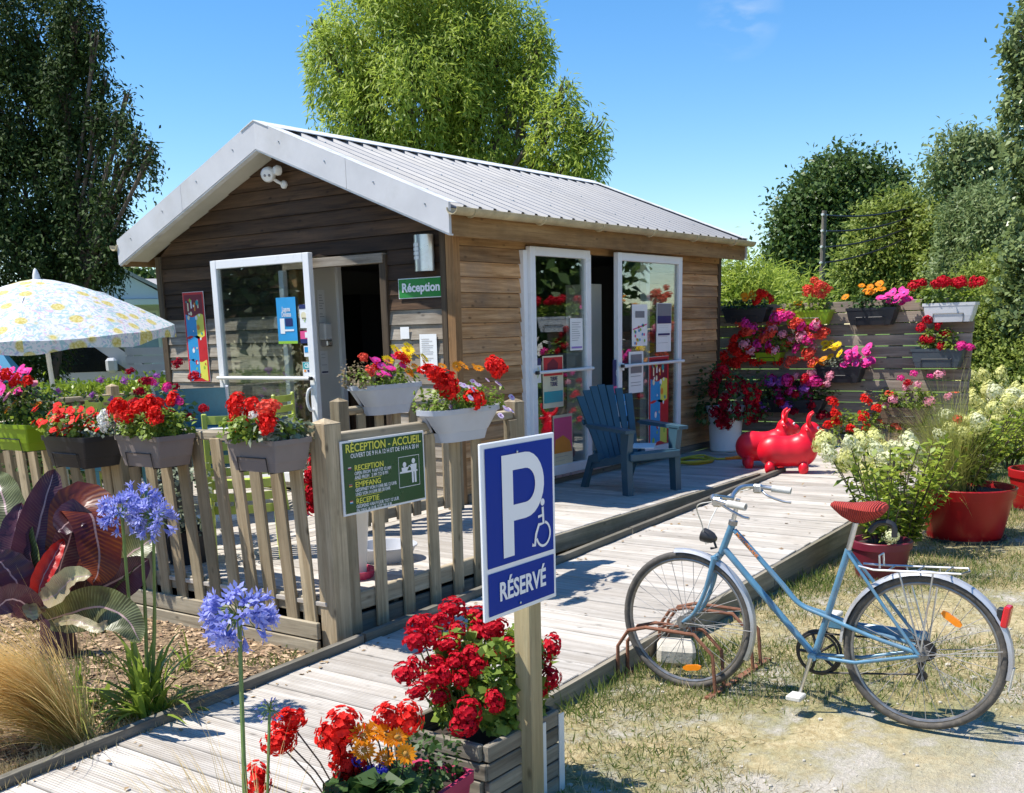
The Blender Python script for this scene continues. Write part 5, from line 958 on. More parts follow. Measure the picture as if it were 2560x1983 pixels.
b.add(v,f); ob('canopy', b, 'parasol_cloth', PA, smooth=True)
for j in range(NR): a = 2*pi*j/NR; b = MB(); b.tube([(.03*cos(a),.03*sin(a),1.93),(.5*cos(a),.5*sin(a),1.83),(1.0*cos(a),1.0*sin(a),1.56)], .005, 6); ob('rib', b, 'white_plastic', PA)
# ------------------------------------------------------------------ bouncy cows, hose
plain('toy_red', (.78,.006,.022), .38, .04, 3, spec=.5); plain('toy_white', (.8,.8,.8), .3, .02)
def metaball_mesh(name, balls, mat, res=.03):
    mb = bpy.data.metaballs.new('mb'); mb.resolution = res; mb.threshold = .05
    for c, r_, s_ in balls:
        e = mb.elements.new(type='ELLIPSOID'); e.co = c; e.radius = r_; e.size_x, e.size_y, e.size_z = s_
    o = bpy.data.objects.new('mb', mb); C.objects.link(o); dg = bpy.context.evaluated_depsgraph_get(); dg.update(); me = bpy.data.meshes.new_from_object(o.evaluated_get(dg)); bpy.data.objects.remove(o); bpy.data.metaballs.remove(mb)
    me.materials.clear(); me.materials.append(MATS[mat]); me.name = name; me.shade_smooth(); return me
body = metaball_mesh('body', [((-.15,0,.25),.225,(1.0,.80,.95)),((.0,0,.245),.225,(1.2,.80,.93)),((.15,0,.26),.23,(.95,.80,1.0)),((.215,0,.38),.14,(.8,.8,1.4)),((.245,0,.47),.13,(1.0,.85,1.0)),((.32,0,.445),.095,(1.1,.85,.85))]+[((x,y,.06),.085,(.80,.75,1.1)) for x in (-.19,.18) for y in (-.11,.11)], 'toy_red', .02)
def cow(label, loc, rz_):
    T = thing('bouncy_cow', label, 'toy', loc, rz_, 'inflatable cows on the deck'); T.scale = (.86,.86,.86); link('body', body, T)
    for s in (-1,1):
        b = MB(); b.tube(bez([(.23,s*.05,.54),(.22,s*.10,.59),(.23,s*.115,.65),(.27,s*.10,.69)],5), [.03-.0013*i for i in range(16)], 10); ob('horn', b, 'toy_red', T, smooth=True)
        b = MB(); b.sphere((.20,s*.12,.50), (.024,.05,.02), 12); ob('ear', b, 'toy_red', T, smooth=True)
        b = MB(); b.sphere((.325,s*.075,.515), (.016,.012,.018), 10); e = ob('eye', b, 'toy_white', T, smooth=True); b = MB(); b.sphere((.334,s*.082,.515), .009, 8); ob('pupil', b, 'dark', e)
    return T
ang = math.atan2(-.95,.39); cow('red inflatable bouncy cow standing nearest the ramp edge', (3.04,-1.70,0), ang); cow('red inflatable bouncy cow standing behind the other cow', (3.36,-1.33,0), ang+.12)
plain('hose_yellow', (.50,.40,.03), .5, .15, 10); HO = thing('garden_hose', 'coiled yellow garden hose with orange nozzle on the deck', 'hose', (3.40,-.50,0)); pts_ = []
for i in range(120): a = i*.21; pts_.append((cos(a)*(.26+.05*sin(i*.37)), sin(a)*(.17+.04*cos(i*.23)), .013+.009*(i//30)+.006*sin(i*.5)))
b = MB(); b.tube(pts_+[(.30,-.16,.012),(.36,-.22,.012)], .012, 7); ob('coil', b, 'hose_yellow', HO, smooth=True); b = MB(); b.tube([(.36,-.22,.014),(.42,-.28,.016),(.46,-.33,.022),(.48,-.36,.026)], [.016,.018,.022,.03], 10); ob('nozzle', b, 'reflector_orange', HO, smooth=True)
# ------------------------------------------------------------------ garden plants
leafmat('strap_leaf', (.09,.17,.02), (.34,.44,.07), .35, .35); leafmat('feather', (.68,.48,.17), (.86,.68,.34), .55, .7, spec=.1); leafmat('feather_green', (.22,.26,.05), (.48,.48,.14), .4, .6); leafmat('hydrangea_leaf', (.12,.20,.02), (.40,.48,.07), .42)
leafmat('straw', (.42,.32,.15), (.70,.59,.35), .3, .8, spec=.1); leafmat('lawn_blade', (.07,.12,.02), (.22,.28,.07), .35, .6)
def banana_mat(name, base, base2, stripe, trans, back=None):
    m, t, p = nodes(name); u = nn(t, 'ShaderNodeUVMap'); mp = nn(t, 'ShaderNodeMapping'); mp.inputs[3].default_value = (1,1,1); t.links.new(u.outputs[0], mp.inputs[0])
    sx = nn(t, 'ShaderNodeSeparateXYZ'); t.links.new(mp.outputs[0], sx.inputs[0]); ax = mathn(t, 'ABSOLUTE', mathn(t, 'SUBTRACT', sx.outputs[0], .5))
    ph = mathn(t, 'ADD', mathn(t, 'MULTIPLY', sx.outputs[1], 330.), mathn(t, 'MULTIPLY', ax, -34.)); w_ = mathn(t, 'SINE', ph)
    nz = noise(t, coords(t, randoff=False), 7, 4); f_ = mathn(t, 'MULTIPLY', ramp(t, w_, -.2, 1.), ramp(t, nz, .35, .6))
    col = mixc(t, ramp(t, noise(t, coords(t), 4, 3), .35, .65), base, base2); col = mixc(t, mathn(t, 'MULTIPLY', f_, .5), col, stripe)
    col = mixc(t, ramp(t, ax, .03, .012) if False else mathn(t, 'LESS_THAN', ax, .022), col, (.45,.30,.30))
    if back: ge = nn(t, 'ShaderNodeNewGeometry'); col = mixc(t, ge.outputs['Backfacing'], col, back)
    t.links.new(col, p.inputs['Base Color']); p.inputs['Roughness'].default_value = .38; bump(t, p, w_, .12, .003)
    tr = nn(t, 'ShaderNodeBsdfTranslucent'); t.links.new(col, tr.inputs[0]); mx = nn(t, 'ShaderNodeMixShader', _0=trans); t.links.new(p.outputs[0], mx.inputs[1]); t.links.new(tr.outputs[0], mx.inputs[2]); t.links.new(mx.outputs[0], t.nodes['Material Output'].inputs[0])
banana_mat('banana_purple', (.045,.012,.026), (.11,.035,.06), (.20,.13,.09), .2); banana_mat('banana_green', (.15,.17,.05), (.05,.05,.025), (.38,.42,.20), .25, (.09,.03,.05)); banana_mat('banana_orange', (.26,.05,.018), (.09,.018,.03), (.52,.15,.02), .5); banana_mat('banana_red', (.45,.015,.012), (.55,.03,.02), (.36,.01,.012), .3); banana_mat('banana_cream', (.45,.42,.22), (.30,.22,.14), (.62,.60,.38), .3, (.10,.02,.03)); plain('banana_stem', (.05,.012,.02), .5, .3, 8)
BN = thing('banana_plant', 'red leaved banana plant with broad purple leaves beside the fence', 'plant', (*hit(150,1640,2,GZ)[:2],GZ)); b0 = np.array(BN.location)
def bleaf(pts, w, mat, cup=.25, roll=0., nrm=None):
    """broad leaf along a midrib given as (pixel x, pixel y, depth) in crop coordinates"""
    mid = bez([at(.4138*x, 1000+.4138*y, d)-b0 for x,y,d in pts], 7); n = len(mid); v = []; uv = []; K = 7
    view = unit(np.array(CP-b0)[None])[0]
    for i, q in enumerate(mid):
        u = i/(n-1); T = unit((mid[min(i+1,n-1)]-mid[max(i-1,0)])[None])[0]; N0 = view if nrm is None else np.array(nrm, float); S = np.cross(T, N0); S /= np.linalg.norm(S)+1e-9; N = np.cross(S,T)
        a = roll; S2 = S*cos(a)+N*sin(a); N2 = -S*sin(a)+N*cos(a); ww = w*(max(0.,sin(pi*min(1.,u*.93+.07)))**.55)
        for k in range(K): s_ = (k/(K-1)-.5)*2; v.append(q+S2*s_*ww/2+N2*abs(s_)**1.5*cup*ww*.5+N2*.006*sin(u*40+k)); uv.append((k/(K-1),u))
    f = [(i*K+k,i*K+k+1,(i+1)*K+k+1,(i+1)*K+k) for i in range(n-1) for k in range(K-1)]; me = bpy.data.meshes.new('leaf'); me.from_pydata([tuple(q) for q in v],[],f); me.materials.append(MATS[mat]); ul = me.uv_layers.new()
    for L_ in me.loops: ul.data[L_.index].uv = uv[L_.vertex_index]
    me.shade_smooth(); return link('leaf', me, BN)
bleaf([(255,1330,4.95),(190,1080,4.9),(215,860,4.92),(265,640,4.97),(330,420,5.05)], .21, 'banana_purple', .35, -.25)
bleaf([(265,1300,5.0),(290,1000,5.0),(300,850,5.02),(310,700,5.05),(345,480,5.1)], .17, 'banana_green', .3, .5)
bleaf([(330,1180,5.0),(420,900,4.95),(480,660,4.95),(560,720,4.85),(600,980,4.80),(560,1120,4.8)], .25, 'banana_orange', .2, .35)
bleaf([(300,1200,4.9),(400,900,4.85),(460,700,4.85),(390,760,4.78),(345,800,4.75)], .15, 'banana_purple', .2, -.3)
bleaf([(215,1260,4.78),(250,1100,4.76),(320,960,4.78),(385,840,4.82)], .085, 'banana_red', .6, .2)
bleaf([(225,1230,4.75),(330,1180,4.68),(440,1080,4.62),(560,1060,4.58)], .11, 'banana_cream', .5, .4)
bleaf([(200,1260,4.9),(130,1000,4.9),(60,760,4.95),(10,560,5.0),(-30,440,5.05)], .22, 'banana_green', .3, .35)
bleaf([(230,1280,4.8),(120,1130,4.75),(30,1010,4.72),(-60,930,4.7)], .19, 'banana_purple', .35, -.5)
bleaf([(230,1300,4.75),(130,1220,4.62),(40,1210,4.55),(-40,1290,4.5)], .15, 'banana_purple', .3, .3); bleaf([(240,1300,4.72),(180,1250,4.66),(190,1290,4.6),(225,1330,4.58)], .06, 'banana_cream', .3, .2)
bleaf([(290,1330,4.85),(420,1290,4.75),(600,1250,4.68),(760,1320,4.62),(850,1470,4.6)], .19, 'banana_green', .3, -.2); bleaf([(330,1350,4.7),(450,1330,4.62),(590,1380,4.56),(650,1330,4.55)], .05, 'banana_cream', .3, .2)
bleaf([(330,1250,5.1),(560,1120,5.1),(760,950,5.1),(940,830,5.15)], .22, 'banana_green', .3, .5); bleaf([(340,1260,5.08),(560,1160,5.05),(760,1060,5.05),(900,960,5.05)], .20, 'banana_purple', .2, -.1)
bleaf([(285,1310,5.02),(330,1000,5.05),(400,760,5.08),(430,560,5.12)], .18, 'banana_green', .3, -.3); bleaf([(230,1300,4.86),(120,1100,4.86),(90,850,4.9),(130,620,4.95)], .16, 'banana_purple', .4, .3)
b = MB(); b.tube([(0,0,0),(.0,0,.2),(.01,.01,.45)], [.11,.085,.05], 14); ob('trunk', b, 'banana_stem', BN, smooth=True)
def blades(n, base, spread, L, width, lean, droop, g, seg=4, top=None):
    """ribbons (seg quads each) fanning from base; returns quads"""
    V = []
    P = base+np.concatenate([g.normal(size=(n,2))*spread, np.zeros((n,1))],1); az = g.uniform(0,2*pi,n); Ls = g.uniform(.6,1.1,n)*L
    th = np.abs(g.normal(size=n))*lean+.05; d = np.stack([cos_(az)*np.sin(th),sin_(az)*np.sin(th),np.cos(th)],1)+(np.array(top) if top is not None else 0); d = unit(d)
    S = unit(np.cross(d, np.array([0,0,1.]))+1e-6); pr = P; w0 = width*.7; 
    for k in range(seg):
        d = unit(d+np.array([0,0,-1.])*droop*(k+1)/seg*(Ls/L)[:,None]); nx = pr+d*(Ls/seg)[:,None]; w1 = width*(1-(k+1)/seg)**.6 if k < seg-1 else width*.08
        V.append(np.stack([pr-S*w0/2,pr+S*w0/2,nx+S*w1/2,nx-S*w1/2],1)); pr = nx; w0 = w1
    return np.stack(V,1).reshape(-1,3), seg
cos_, sin_ = np.cos, np.sin
def welded(name, V, seg, mats):
    """join the ribbons' shared edges so that every blade is one island"""
    nb = len(V)//(4*seg); V = V.reshape(nb,seg,4,3); pts_ = np.concatenate([V[:,:,0:2].reshape(nb,seg*2,3), V[:,-1:,[3,2]].reshape(nb,2,3)],1)
    base = (np.arange(nb)*(seg*2+2))[:,None,None]; k = np.arange(seg)[None,:,None]*2; F = (base+k+np.array([0,1,3,2])[None,None,:]).reshape(-1,4)
    me = bpy.data.meshes.new(name); me.vertices.add(nb*(seg*2+2)); me.vertices.foreach_set('co', pts_.astype(np.float32).ravel()); me.loops.add(F.size); me.loops.foreach_set('vertex_index', F.astype(np.int32).ravel()); me.polygons.add(len(F)); me.polygons.foreach_set('loop_start', np.arange(len(F),dtype=np.int32)*4)
    me.materials.append(MATS[mats]); me.update(calc_edges=True); me.validate(); return me
gg = np.random.default_rng(21)
def strap_clump(par, n, L, w, lean=.75, droop=.35, off=(0,0,0)):
    for i in range(n):
        V, s_ = blades(1, np.array([[*off]])*1., .035, L*rnd.uniform(.75,1.15), w*rnd.uniform(.8,1.2), lean, droop, gg, 7); link('leaf', welded('leaf', V, s_, 'strap_leaf'), par)
def agap_head(par, c, r_, n=44, mat='petal_agap', open_=True, seed=0):
    g = np.random.default_rng(seed); H = link('flower_head', None, par, tuple(c)); b = MB(); d = sph(n, g); d[:,2] = d[:,2]*.8+.22; d = unit(d); V = []
    for k in range(n):
        L_ = r_*g.uniform(.45,.62); p0 = d[k]*L_; dd = unit((d[k]+np.array([0,0,-.25])+g.normal(size=3)*.12)[None])[0]; b.tube([(0,0,0),p0*.6+np.array([0,0,.01*r_/.1]),p0], .0016, 4, cap=False)
        fl = r_*g.uniform(.42,.5); a = unit(np.cross(dd, g.normal(size=3))[None])[0]; c_ = np.cross(dd,a)
        for j in range(6):
            t_ = 2*pi*j/6; o_ = a*cos(t_)+c_*sin(t_)
            if open_: V.append(leaves((p0+o_*.002)[None], (dd+o_*.16)[None], o_[None], [fl*.72], [fl*.30], .0, .75)); V.append(leaves((p0+dd*fl*.6+o_*fl*.11)[None], (dd*.6+o_*.8)[None], (dd-o_)[None], [fl*.46], [fl*.22], .0, .5))
            elif j < 4: V.append(leaves(p0[None], (dd+o_*.10)[None], o_[None], [fl*.5], [fl*.16], .1, .55))
    ob('pedicel', b, 'stem_green', H); link('florets', fastmesh('florets', np.concatenate(V), 4, mat), H, kind='stuff'); return H
def stem(par, p0, p1, r_=.006, bow=.02, mat='stem_green'): b = MB(); p0, p1 = np.array(p0), np.array(p1); b.tube(bez([p0,(p0+p1)/2+np.array([bow,bow*.5,0]),p1],6), [r_*1.25]*7+[r_]*6, 8); ob('stalk', b, mat, par, smooth=True)
a = hit(372,1800,2,GZ); AG = thing('agapanthus', 'agapanthus clump with three blue flower heads on the mulch bed', 'plant', (a[0],a[1],GZ)); strap_clump(AG, 105, .48, .042, .85, .40); a0 = np.array(AG.location)
for i, (px, py, dd, bx) in enumerate(((305,1290,4.72,-.02),(350,1265,4.80,.01),(383,1300,4.74,.02))): q = at(px,py,dd)-a0; stem(AG, (.02*i-.02,.0,.05), q, .007, bx); agap_head(AG, q, .115, 46, seed=i)
a = at(612,2150,3.08); A2 = thing('agapanthus', 'single blue agapanthus on a tall stalk in front of the boardwalk', 'plant', (a[0],a[1],GZ)); a0 = np.array(A2.location); q = at(598,1545,3.12)-a0; stem(A2, (0,0,0), q, .0065, -.008); agap_head(A2, q, .122, 58, seed=7)
strap_clump(A2, 5, .30, .022)
q = at(674,1775,3.2)-a0; stem(A2, (.03,.0,.0), q, .0045, .01); agap_head(A2, q, .062, 22, 'petal_lilacbud' if 'petal_lilacbud' in MATS else 'petal_agap', False, 9)
a = hit(548,1690,2,GZ); A3 = thing('strap_leaf_plant', 'small strap leaved plant on the bark mulch by the skirting boards', 'plant', (a[0]-.05,a[1]+.25,GZ)); strap_clump(A3, 16, .26, .018)
a = hit(205,1760,2,GZ); A4 = thing('broad_leaf_plant', 'small plant with bright broad upright leaves under the banana', 'plant', (a[0],a[1],GZ)); strap_clump(A4, 9, .22, .055, .35, .05)
def feather(label, base, n, L, top, mat='feather', droop=.30, lean=.35, spread=.03, w=.0035):
    T = thing('feather_grass', label, 'grass', tuple(base)); V, s_ = blades(n, np.array([[0,0,0.]]), spread, L, w, lean, droop, gg, 7, top); link('blades', welded('blades', V, s_, mat), T, kind='stuff')
    V, s_ = blades(n//3, np.array([[0,0,0.]]), spread, L*.6, w, lean*1.3, droop*.6, gg, 5, top); link('blades', welded('blades', V, s_, 'feather_green'), T, kind='stuff'); return T
a = hit(205,1870,2,GZ); feather('large tuft of golden feather grass blown towards the fence side', (a[0],a[1],GZ), 2000, .78, (-AR*.72+np.array([0,0,.1])), lean=.32, droop=.34, w=.0045)
feather('wisps of dry feather grass arching over the boardwalk boards', (*at(640,2080,3.0)[:2],GZ), 300, .72, -AR*.40, lean=.30, droop=.24, w=.0038); feather('thin dry grass tuft at the boardwalk kerb', (*hit(430,1800,2,GZ)[:2],GZ), 120, .3, AR*.5, lean=.5, droop=.5, w=.003)
# ------------------------------------------------------------------ big pots on the lawn
def shrub(T, n, z0, H_, rad, nh, col, seed, leafL=.075, heads=True, hs=1., lean=(0,0)):
    g = np.random.default_rng(seed); b = MB(); V = []
    for k in range(n):
        a = 2*pi*k/n+g.uniform(-.3,.3); r1 = rad*g.uniform(.35,1.); h_ = H_*g.uniform(.65,1.); tip = np.array([cos(a)*r1+lean[0], sin(a)*r1+lean[1], z0+h_]); p0 = np.array([cos(a)*.05,sin(a)*.05,z0-.05]); pts_ = bez([p0,(p0*.6+tip*.4)+np.array([0,0,.06]),tip],6); b.tube(pts_, .004, 5, cap=False)
        for q in pts_[2:]:
            for j in range(4): d = unit(g.normal(size=3)*np.array([1,1,.5]))[None] if False else unit((g.normal(size=(1,3))*np.array([1,1,.4])+np.array([[0,0,.25]]))); L_ = leafL*g.uniform(.7,1.2); V.append(leaves(q[None], d, np.array([[0,0,1.]])+g.normal(size=(1,3))*.3, [L_], [L_*.48], .15, .48))
        if heads and k < nh: put_head(T, 'h', col if not isinstance(col,(list,tuple)) else col[k%len(col)], tip, (cos(a)*.5,sin(a)*.5,1), hs)
    ob('stems', b, 'stem_dark', T); link('foliage', fastmesh('foliage', np.concatenate(V), 4, 'hydrangea_leaf'), T, kind='stuff')
def bigpot(label, loc, r0, r1, H_, mat, sau=True):
    T = thing('flower_pot', label, 'pot', loc); b = MB(); b.lathe([(r0,0),(r0+.012,.02),(r0+(r1-r0)*.75,H_*.80),(r0+(r1-r0)*.75+.012,H_*.805),(r1,H_*.985),(r1-.004,H_),(r1-.02,H_),(r1-.04,H_*.86)], 48, cap0=True); ob('pot', b, mat, T, smooth=True)
    b = MB(); b.lathe([(0,H_*.9),(r1-.035,H_*.88)], 32); ob('soil', b, 'soil', T)
    if sau: b = MB(); b.lathe([(r0+.03,0),(r0+.05,.03),(r0+.045,.03),(r0+.025,.006)], 40); ob('saucer', b, 'tub_slate', T, smooth=True)
    return T
a = hit(2400,1352,2,GZ); RP = bigpot('large glossy red pot of grass and pale hydrangea on the dry lawn', (a[0]+.12,a[1],GZ), .27,.37,.43,'pot_red')
shrub(RP, 26, .42, .62, .42, 13, ('cream','cream','ivory'), 5, hs=.85, lean=(.05,-.16)); T = RP
V, s_ = blades(1500, np.array([[-.07,.14,.40]]), .05, .72, .0032, .50, .22, gg, 6, AR*-.12); link('grass_blades', welded('grass_blades', V, s_, 'feather_green'), RP, kind='stuff')
V, s_ = blades(420, np.array([[-.05,.10,.40]]), .08, 1.0, .0036, .30, .30, gg, 7, AR*-.22); link('grass_plumes', welded('grass_plumes', V, s_, 'feather_green'), RP, kind='stuff')
for (u,v_,w_) in ((-.05,.1,.95),(-.1,.2,.85),(.0,.05,.72),(-.12,.22,.7)): put_head(RP, 'i', 'salmon', (u,v_,w_), (-.6,-.4,.6), .8)
b = MB(); a = hit(2195,1452,2,GZ); BP = bigpot('burgundy pot of white panicle hydrangea at the end of the ramp', (a[0]+.10,a[1]+.02,GZ), .15,.205,.27,'tub_burgundy', False); shrub(BP, 13, .24, .72, .34, 7, ('ivory','cream'), 8, hs=.95, lean=(.0,.12)); put_head(BP, 'h', 'ivory', (-.17,-.12,.33), (-.5,-.5,.3), .62)
a = hit(2540,1290,2,GZ); R2 = bigpot('second red pot of hydrangea partly hidden behind the large red pot', (a[0]+.45,a[1]-.12,GZ), .22,.30,.38,'pot_red'); shrub(R2, 26, .35, .75, .5, 14, ('cream','ivory'), 9, hs=.95)
a = hit(2480,1180,2,GZ); HY = thing('hydrangea_bush', 'leafy hydrangea bush with lime cream heads behind the red pots', 'shrub', (a[0]+.4,a[1]-.1,GZ)); shrub(HY, 40, .05, 1.05, .75, 18, 'cream', 12, hs=1.0)
a = hit(2290,1190,2,GZ); HY = thing('hydrangea_bush', 'loose bush of pale hydrangea and coral flowers between pot and screen', 'shrub', (a[0]+.2,a[1],GZ)); shrub(HY, 30, .05, .9, .5, 7, 'cream', 13, hs=.85)
for _ in range(7): put_head(HY, 'i', 'salmon', (rnd.uniform(-.4,.3),rnd.uniform(-.3,.3),rnd.uniform(.6,.98)), (-.5,-.3,.8), .9)
a = hit(2110,1230,2,-.02); HY = thing('hydrangea_bush', 'white hydrangea heads leaning over the far edge of the ramp', 'shrub', (1.2,-3.35,GZ)); shrub(HY, 34, .05, .80, .45, 14, ('ivory','cream'), 14, hs=1.1)
a = hit(2150,1150,2,0); feather('golden feather grass mound beside the bouncy cows', (a[0]-.9,a[1]-.55,GZ), 1500, .75, -AR*.2, lean=.6, droop=.30); feather('pale feather grass plumes by the green hedge', (*hit(2500,1100,2,GZ)[:2],GZ), 900, .95, -AR*.15, lean=.5, droop=.3); feather('arching wild grass beside the screen and brown box', (*hit(2300,1150,2,GZ)[:2],GZ), 260, 1.15, -AR*.3, lean=.35, droop=.3, w=.004)
# grey leaved plant and pots behind the fence
a = hit(465,1400,0,-2.75); T = thing('trailing_plant', 'grey leaved trailing plant in a black tub behind the pickets', 'plant', (-2.72,a[1],0)); b = MB(); b.lathe([(.13,0),(.16,.22),(.15,.22)], 20, cap0=True); ob('pot', b, 'tub_black', T); foliage(T, 700, (-.2,-.22,.1), (.2,.25,.72), .036, 'grey_leaf', .2, 70)
a = hit(780,1440,2,.0); T = thing('tall_pot', 'tall tapered white pot standing behind the corner post', 'pot', (-2.52,-1.12,0)); b = MB(); b.lathe([(.09,.03),(.14,.62),(.15,.62),(.15,.66),(.13,.66)], 24, cap0=True); ob('pot', b, 'white_plastic', T, smooth=True); b = MB(); b.lathe([(.13,0),(.15,.05),(.14,.05),(.12,.01)], 24); ob('saucer', b, 'tub_pink', T)
foliage(T, 200, (-.18,-.18,.5), (.18,.18,.8), .045, 'dark_leaf', .3, 71)
for k in range(8): put_head(T, 'g', 'crimson', (-.16+rnd.uniform(-.06,.06),.12+rnd.uniform(-.08,.1),rnd.uniform(.42,.80)), (-1,.2,.4), .95)
T = thing('plastic_basin', 'grey round plastic basin on the deck behind the pickets', 'basin', (-2.02,-.95,0)); b = MB(); b.lathe([(.16,0),(.20,.09),(.21,.09),(.21,.10),(.19,.10),(.15,.012)], 28, cap0=True); ob('bowl', b, 'tub_grey', T, smooth=True)
# ------------------------------------------------------------------ ground cover
def scatter_px(n, x0, x1, y0, y1, z, g): return np.array([hit(g.uniform(x0,x1), g.uniform(y0,y1), 2, z) for _ in range(n)])
g = np.random.default_rng(5)
P_ = np.stack([g.uniform(-7,-3.12,16000),g.uniform(-1.66,3.0,16000),np.zeros(16000)],1); k = (P_[:,0] > -6.5); P_ = P_[k]; n = len(P_)
D = unit(g.normal(size=(n,3))*np.array([1,1,.25])); L_ = g.uniform(.015,.06,n); N = np.array([0,0,1.])+g.normal(size=(n,3))*.35; P_[:,2] = GZ+.006+g.uniform(0,.012,n)
leafmat('chip', (.13,.06,.035), (.58,.42,.27), 0, .9, spec=.1); link('bark_mulch', fastmesh('bark_mulch', leaves(P_,D,N,L_,L_*.42,.05,.5), 4, 'chip'), None, kind='stuff')
def turf(name, n, xr, yr, L, w, mat, keep, dens, lean=.9):
    P_ = np.stack([g.uniform(*xr,n), g.uniform(*yr,n), np.full(n,GZ)],1); nz = np.sin(P_[:,0]*2.3+1.3*np.sin(P_[:,1]*1.7))+np.sin(P_[:,1]*3.1+1.1*np.sin(P_[:,0]*2.9))+.7*np.sin(P_[:,0]*7+P_[:,1]*5); P_ = P_[(nz+g.normal(size=n)*.8 > dens) & keep(P_)]; m_ = len(P_)
    az = g.uniform(0,2*pi,m_); th = np.abs(g.normal(size=m_))*lean; th = np.minimum(th,1.45); d = np.stack([np.cos(az)*np.sin(th),np.sin(az)*np.sin(th),np.cos(th)],1); Ls = g.uniform(.4,1.2,m_)*L; V = leaves(P_, d, np.stack([-np.sin(az),np.cos(az),np.ones(m_)*.2],1), Ls, np.full(m_,w), .0, .35); link(name, fastmesh(name, V, 4, mat), None, kind='stuff')
rampkeep = lambda P_: ((P_[:,1] < -3.06) & (P_[:,1] > -6.5))
drive = lambda P_: (-.35*P_[:,0]-.75*P_[:,1]+.5*np.sin(P_[:,0]*3+P_[:,1]*2)) < 4.55
turf('dry_grass', 120000, (-6,6), (-6.5,-3.04), .055, .0035, 'straw', lambda P_: rampkeep(P_) & drive(P_), -1.0, 1.1); turf('lawn_grass', 110000, (-6,6), (-6.5,-3.04), .045, .006, 'lawn_blade', lambda P_: rampkeep(P_) & drive(P_), .3, .8)
turf('sparse_straw', 7000, (-6,2), (-7,-4), .05, .003, 'straw', lambda P_: ~drive(P_), .2, 1.3)
turf('meadow_grass', 30000, (2,16), (-9,-3.04), .10, .012, 'lawn_blade', lambda P_: P_[:,0] > 3.2, -1.2, .5); turf('edge_weeds', 5000, (-6,3), (-3.35,-3.03), .09, .008, 'lawn_blade', lambda P_: P_[:,1] > -3.25+.15*np.sin(P_[:,0]*4), .2, .6); turf('edge_weeds', 5000, (-6,-3.1), (-1.7,-1.45), .07, .006, 'straw', lambda P_: P_[:,0] > -7, .2, .8); turf('bed_weeds', 15000, (-6,-3.12), (-1.66,1.2), .06, .009, 'lawn_blade', lambda P_: P_[:,0] > -4.6, .75, .75); turf('bed_straw', 16000, (-6.6,-4.2), (-1.66,1), .06, .003, 'straw', lambda P_: P_[:,0] < -4.3, .1, 1.2)
pb = [MB().sphere((0,0,0),(1,.8,.55),7).mesh('pebble','stone') for _ in range(1)]
peb = MB()
for i in range(420):
    x, y = g.uniform(-6,-.5), g.uniform(-6.4,-3.15); s_ = g.uniform(.004,.016)*(1 if i%12 else 1.9); peb.sphere((x,y,GZ+s_*.2),(s_,s_*g.uniform(.6,1),s_*.55),6)
ob('pebbles', peb, 'stone', None, kind='stuff')
leafmat('leaf_litter', (.13,.075,.04), (.36,.25,.13), .1, .8); P_ = scatter_px(900, 0, 1400, 1500, 1980, 0, g); P_ = np.array([p_ for p_ in P_ if -3.0 < p_[1] < -1.6]) ; n = 160
xs = g.uniform(-5.4,2.5,n); ys = np.where(g.random(n) < .6, -1.70-np.abs(g.normal(size=n))*.08, g.uniform(-2.95,-1.7,n)); P_ = np.stack([xs,ys,np.array([rz(x) for x in xs])+.006],1); L_ = g.uniform(.012,.04,n); link('leaf_litter', fastmesh('leaf_litter', leaves(P_, unit(g.normal(size=(n,3))*np.array([1,1,.15])), np.array([0,0,1.])+g.normal(size=(n,3))*.2, L_, L_*.6), 4, 'leaf_litter'), None, kind='stuff')
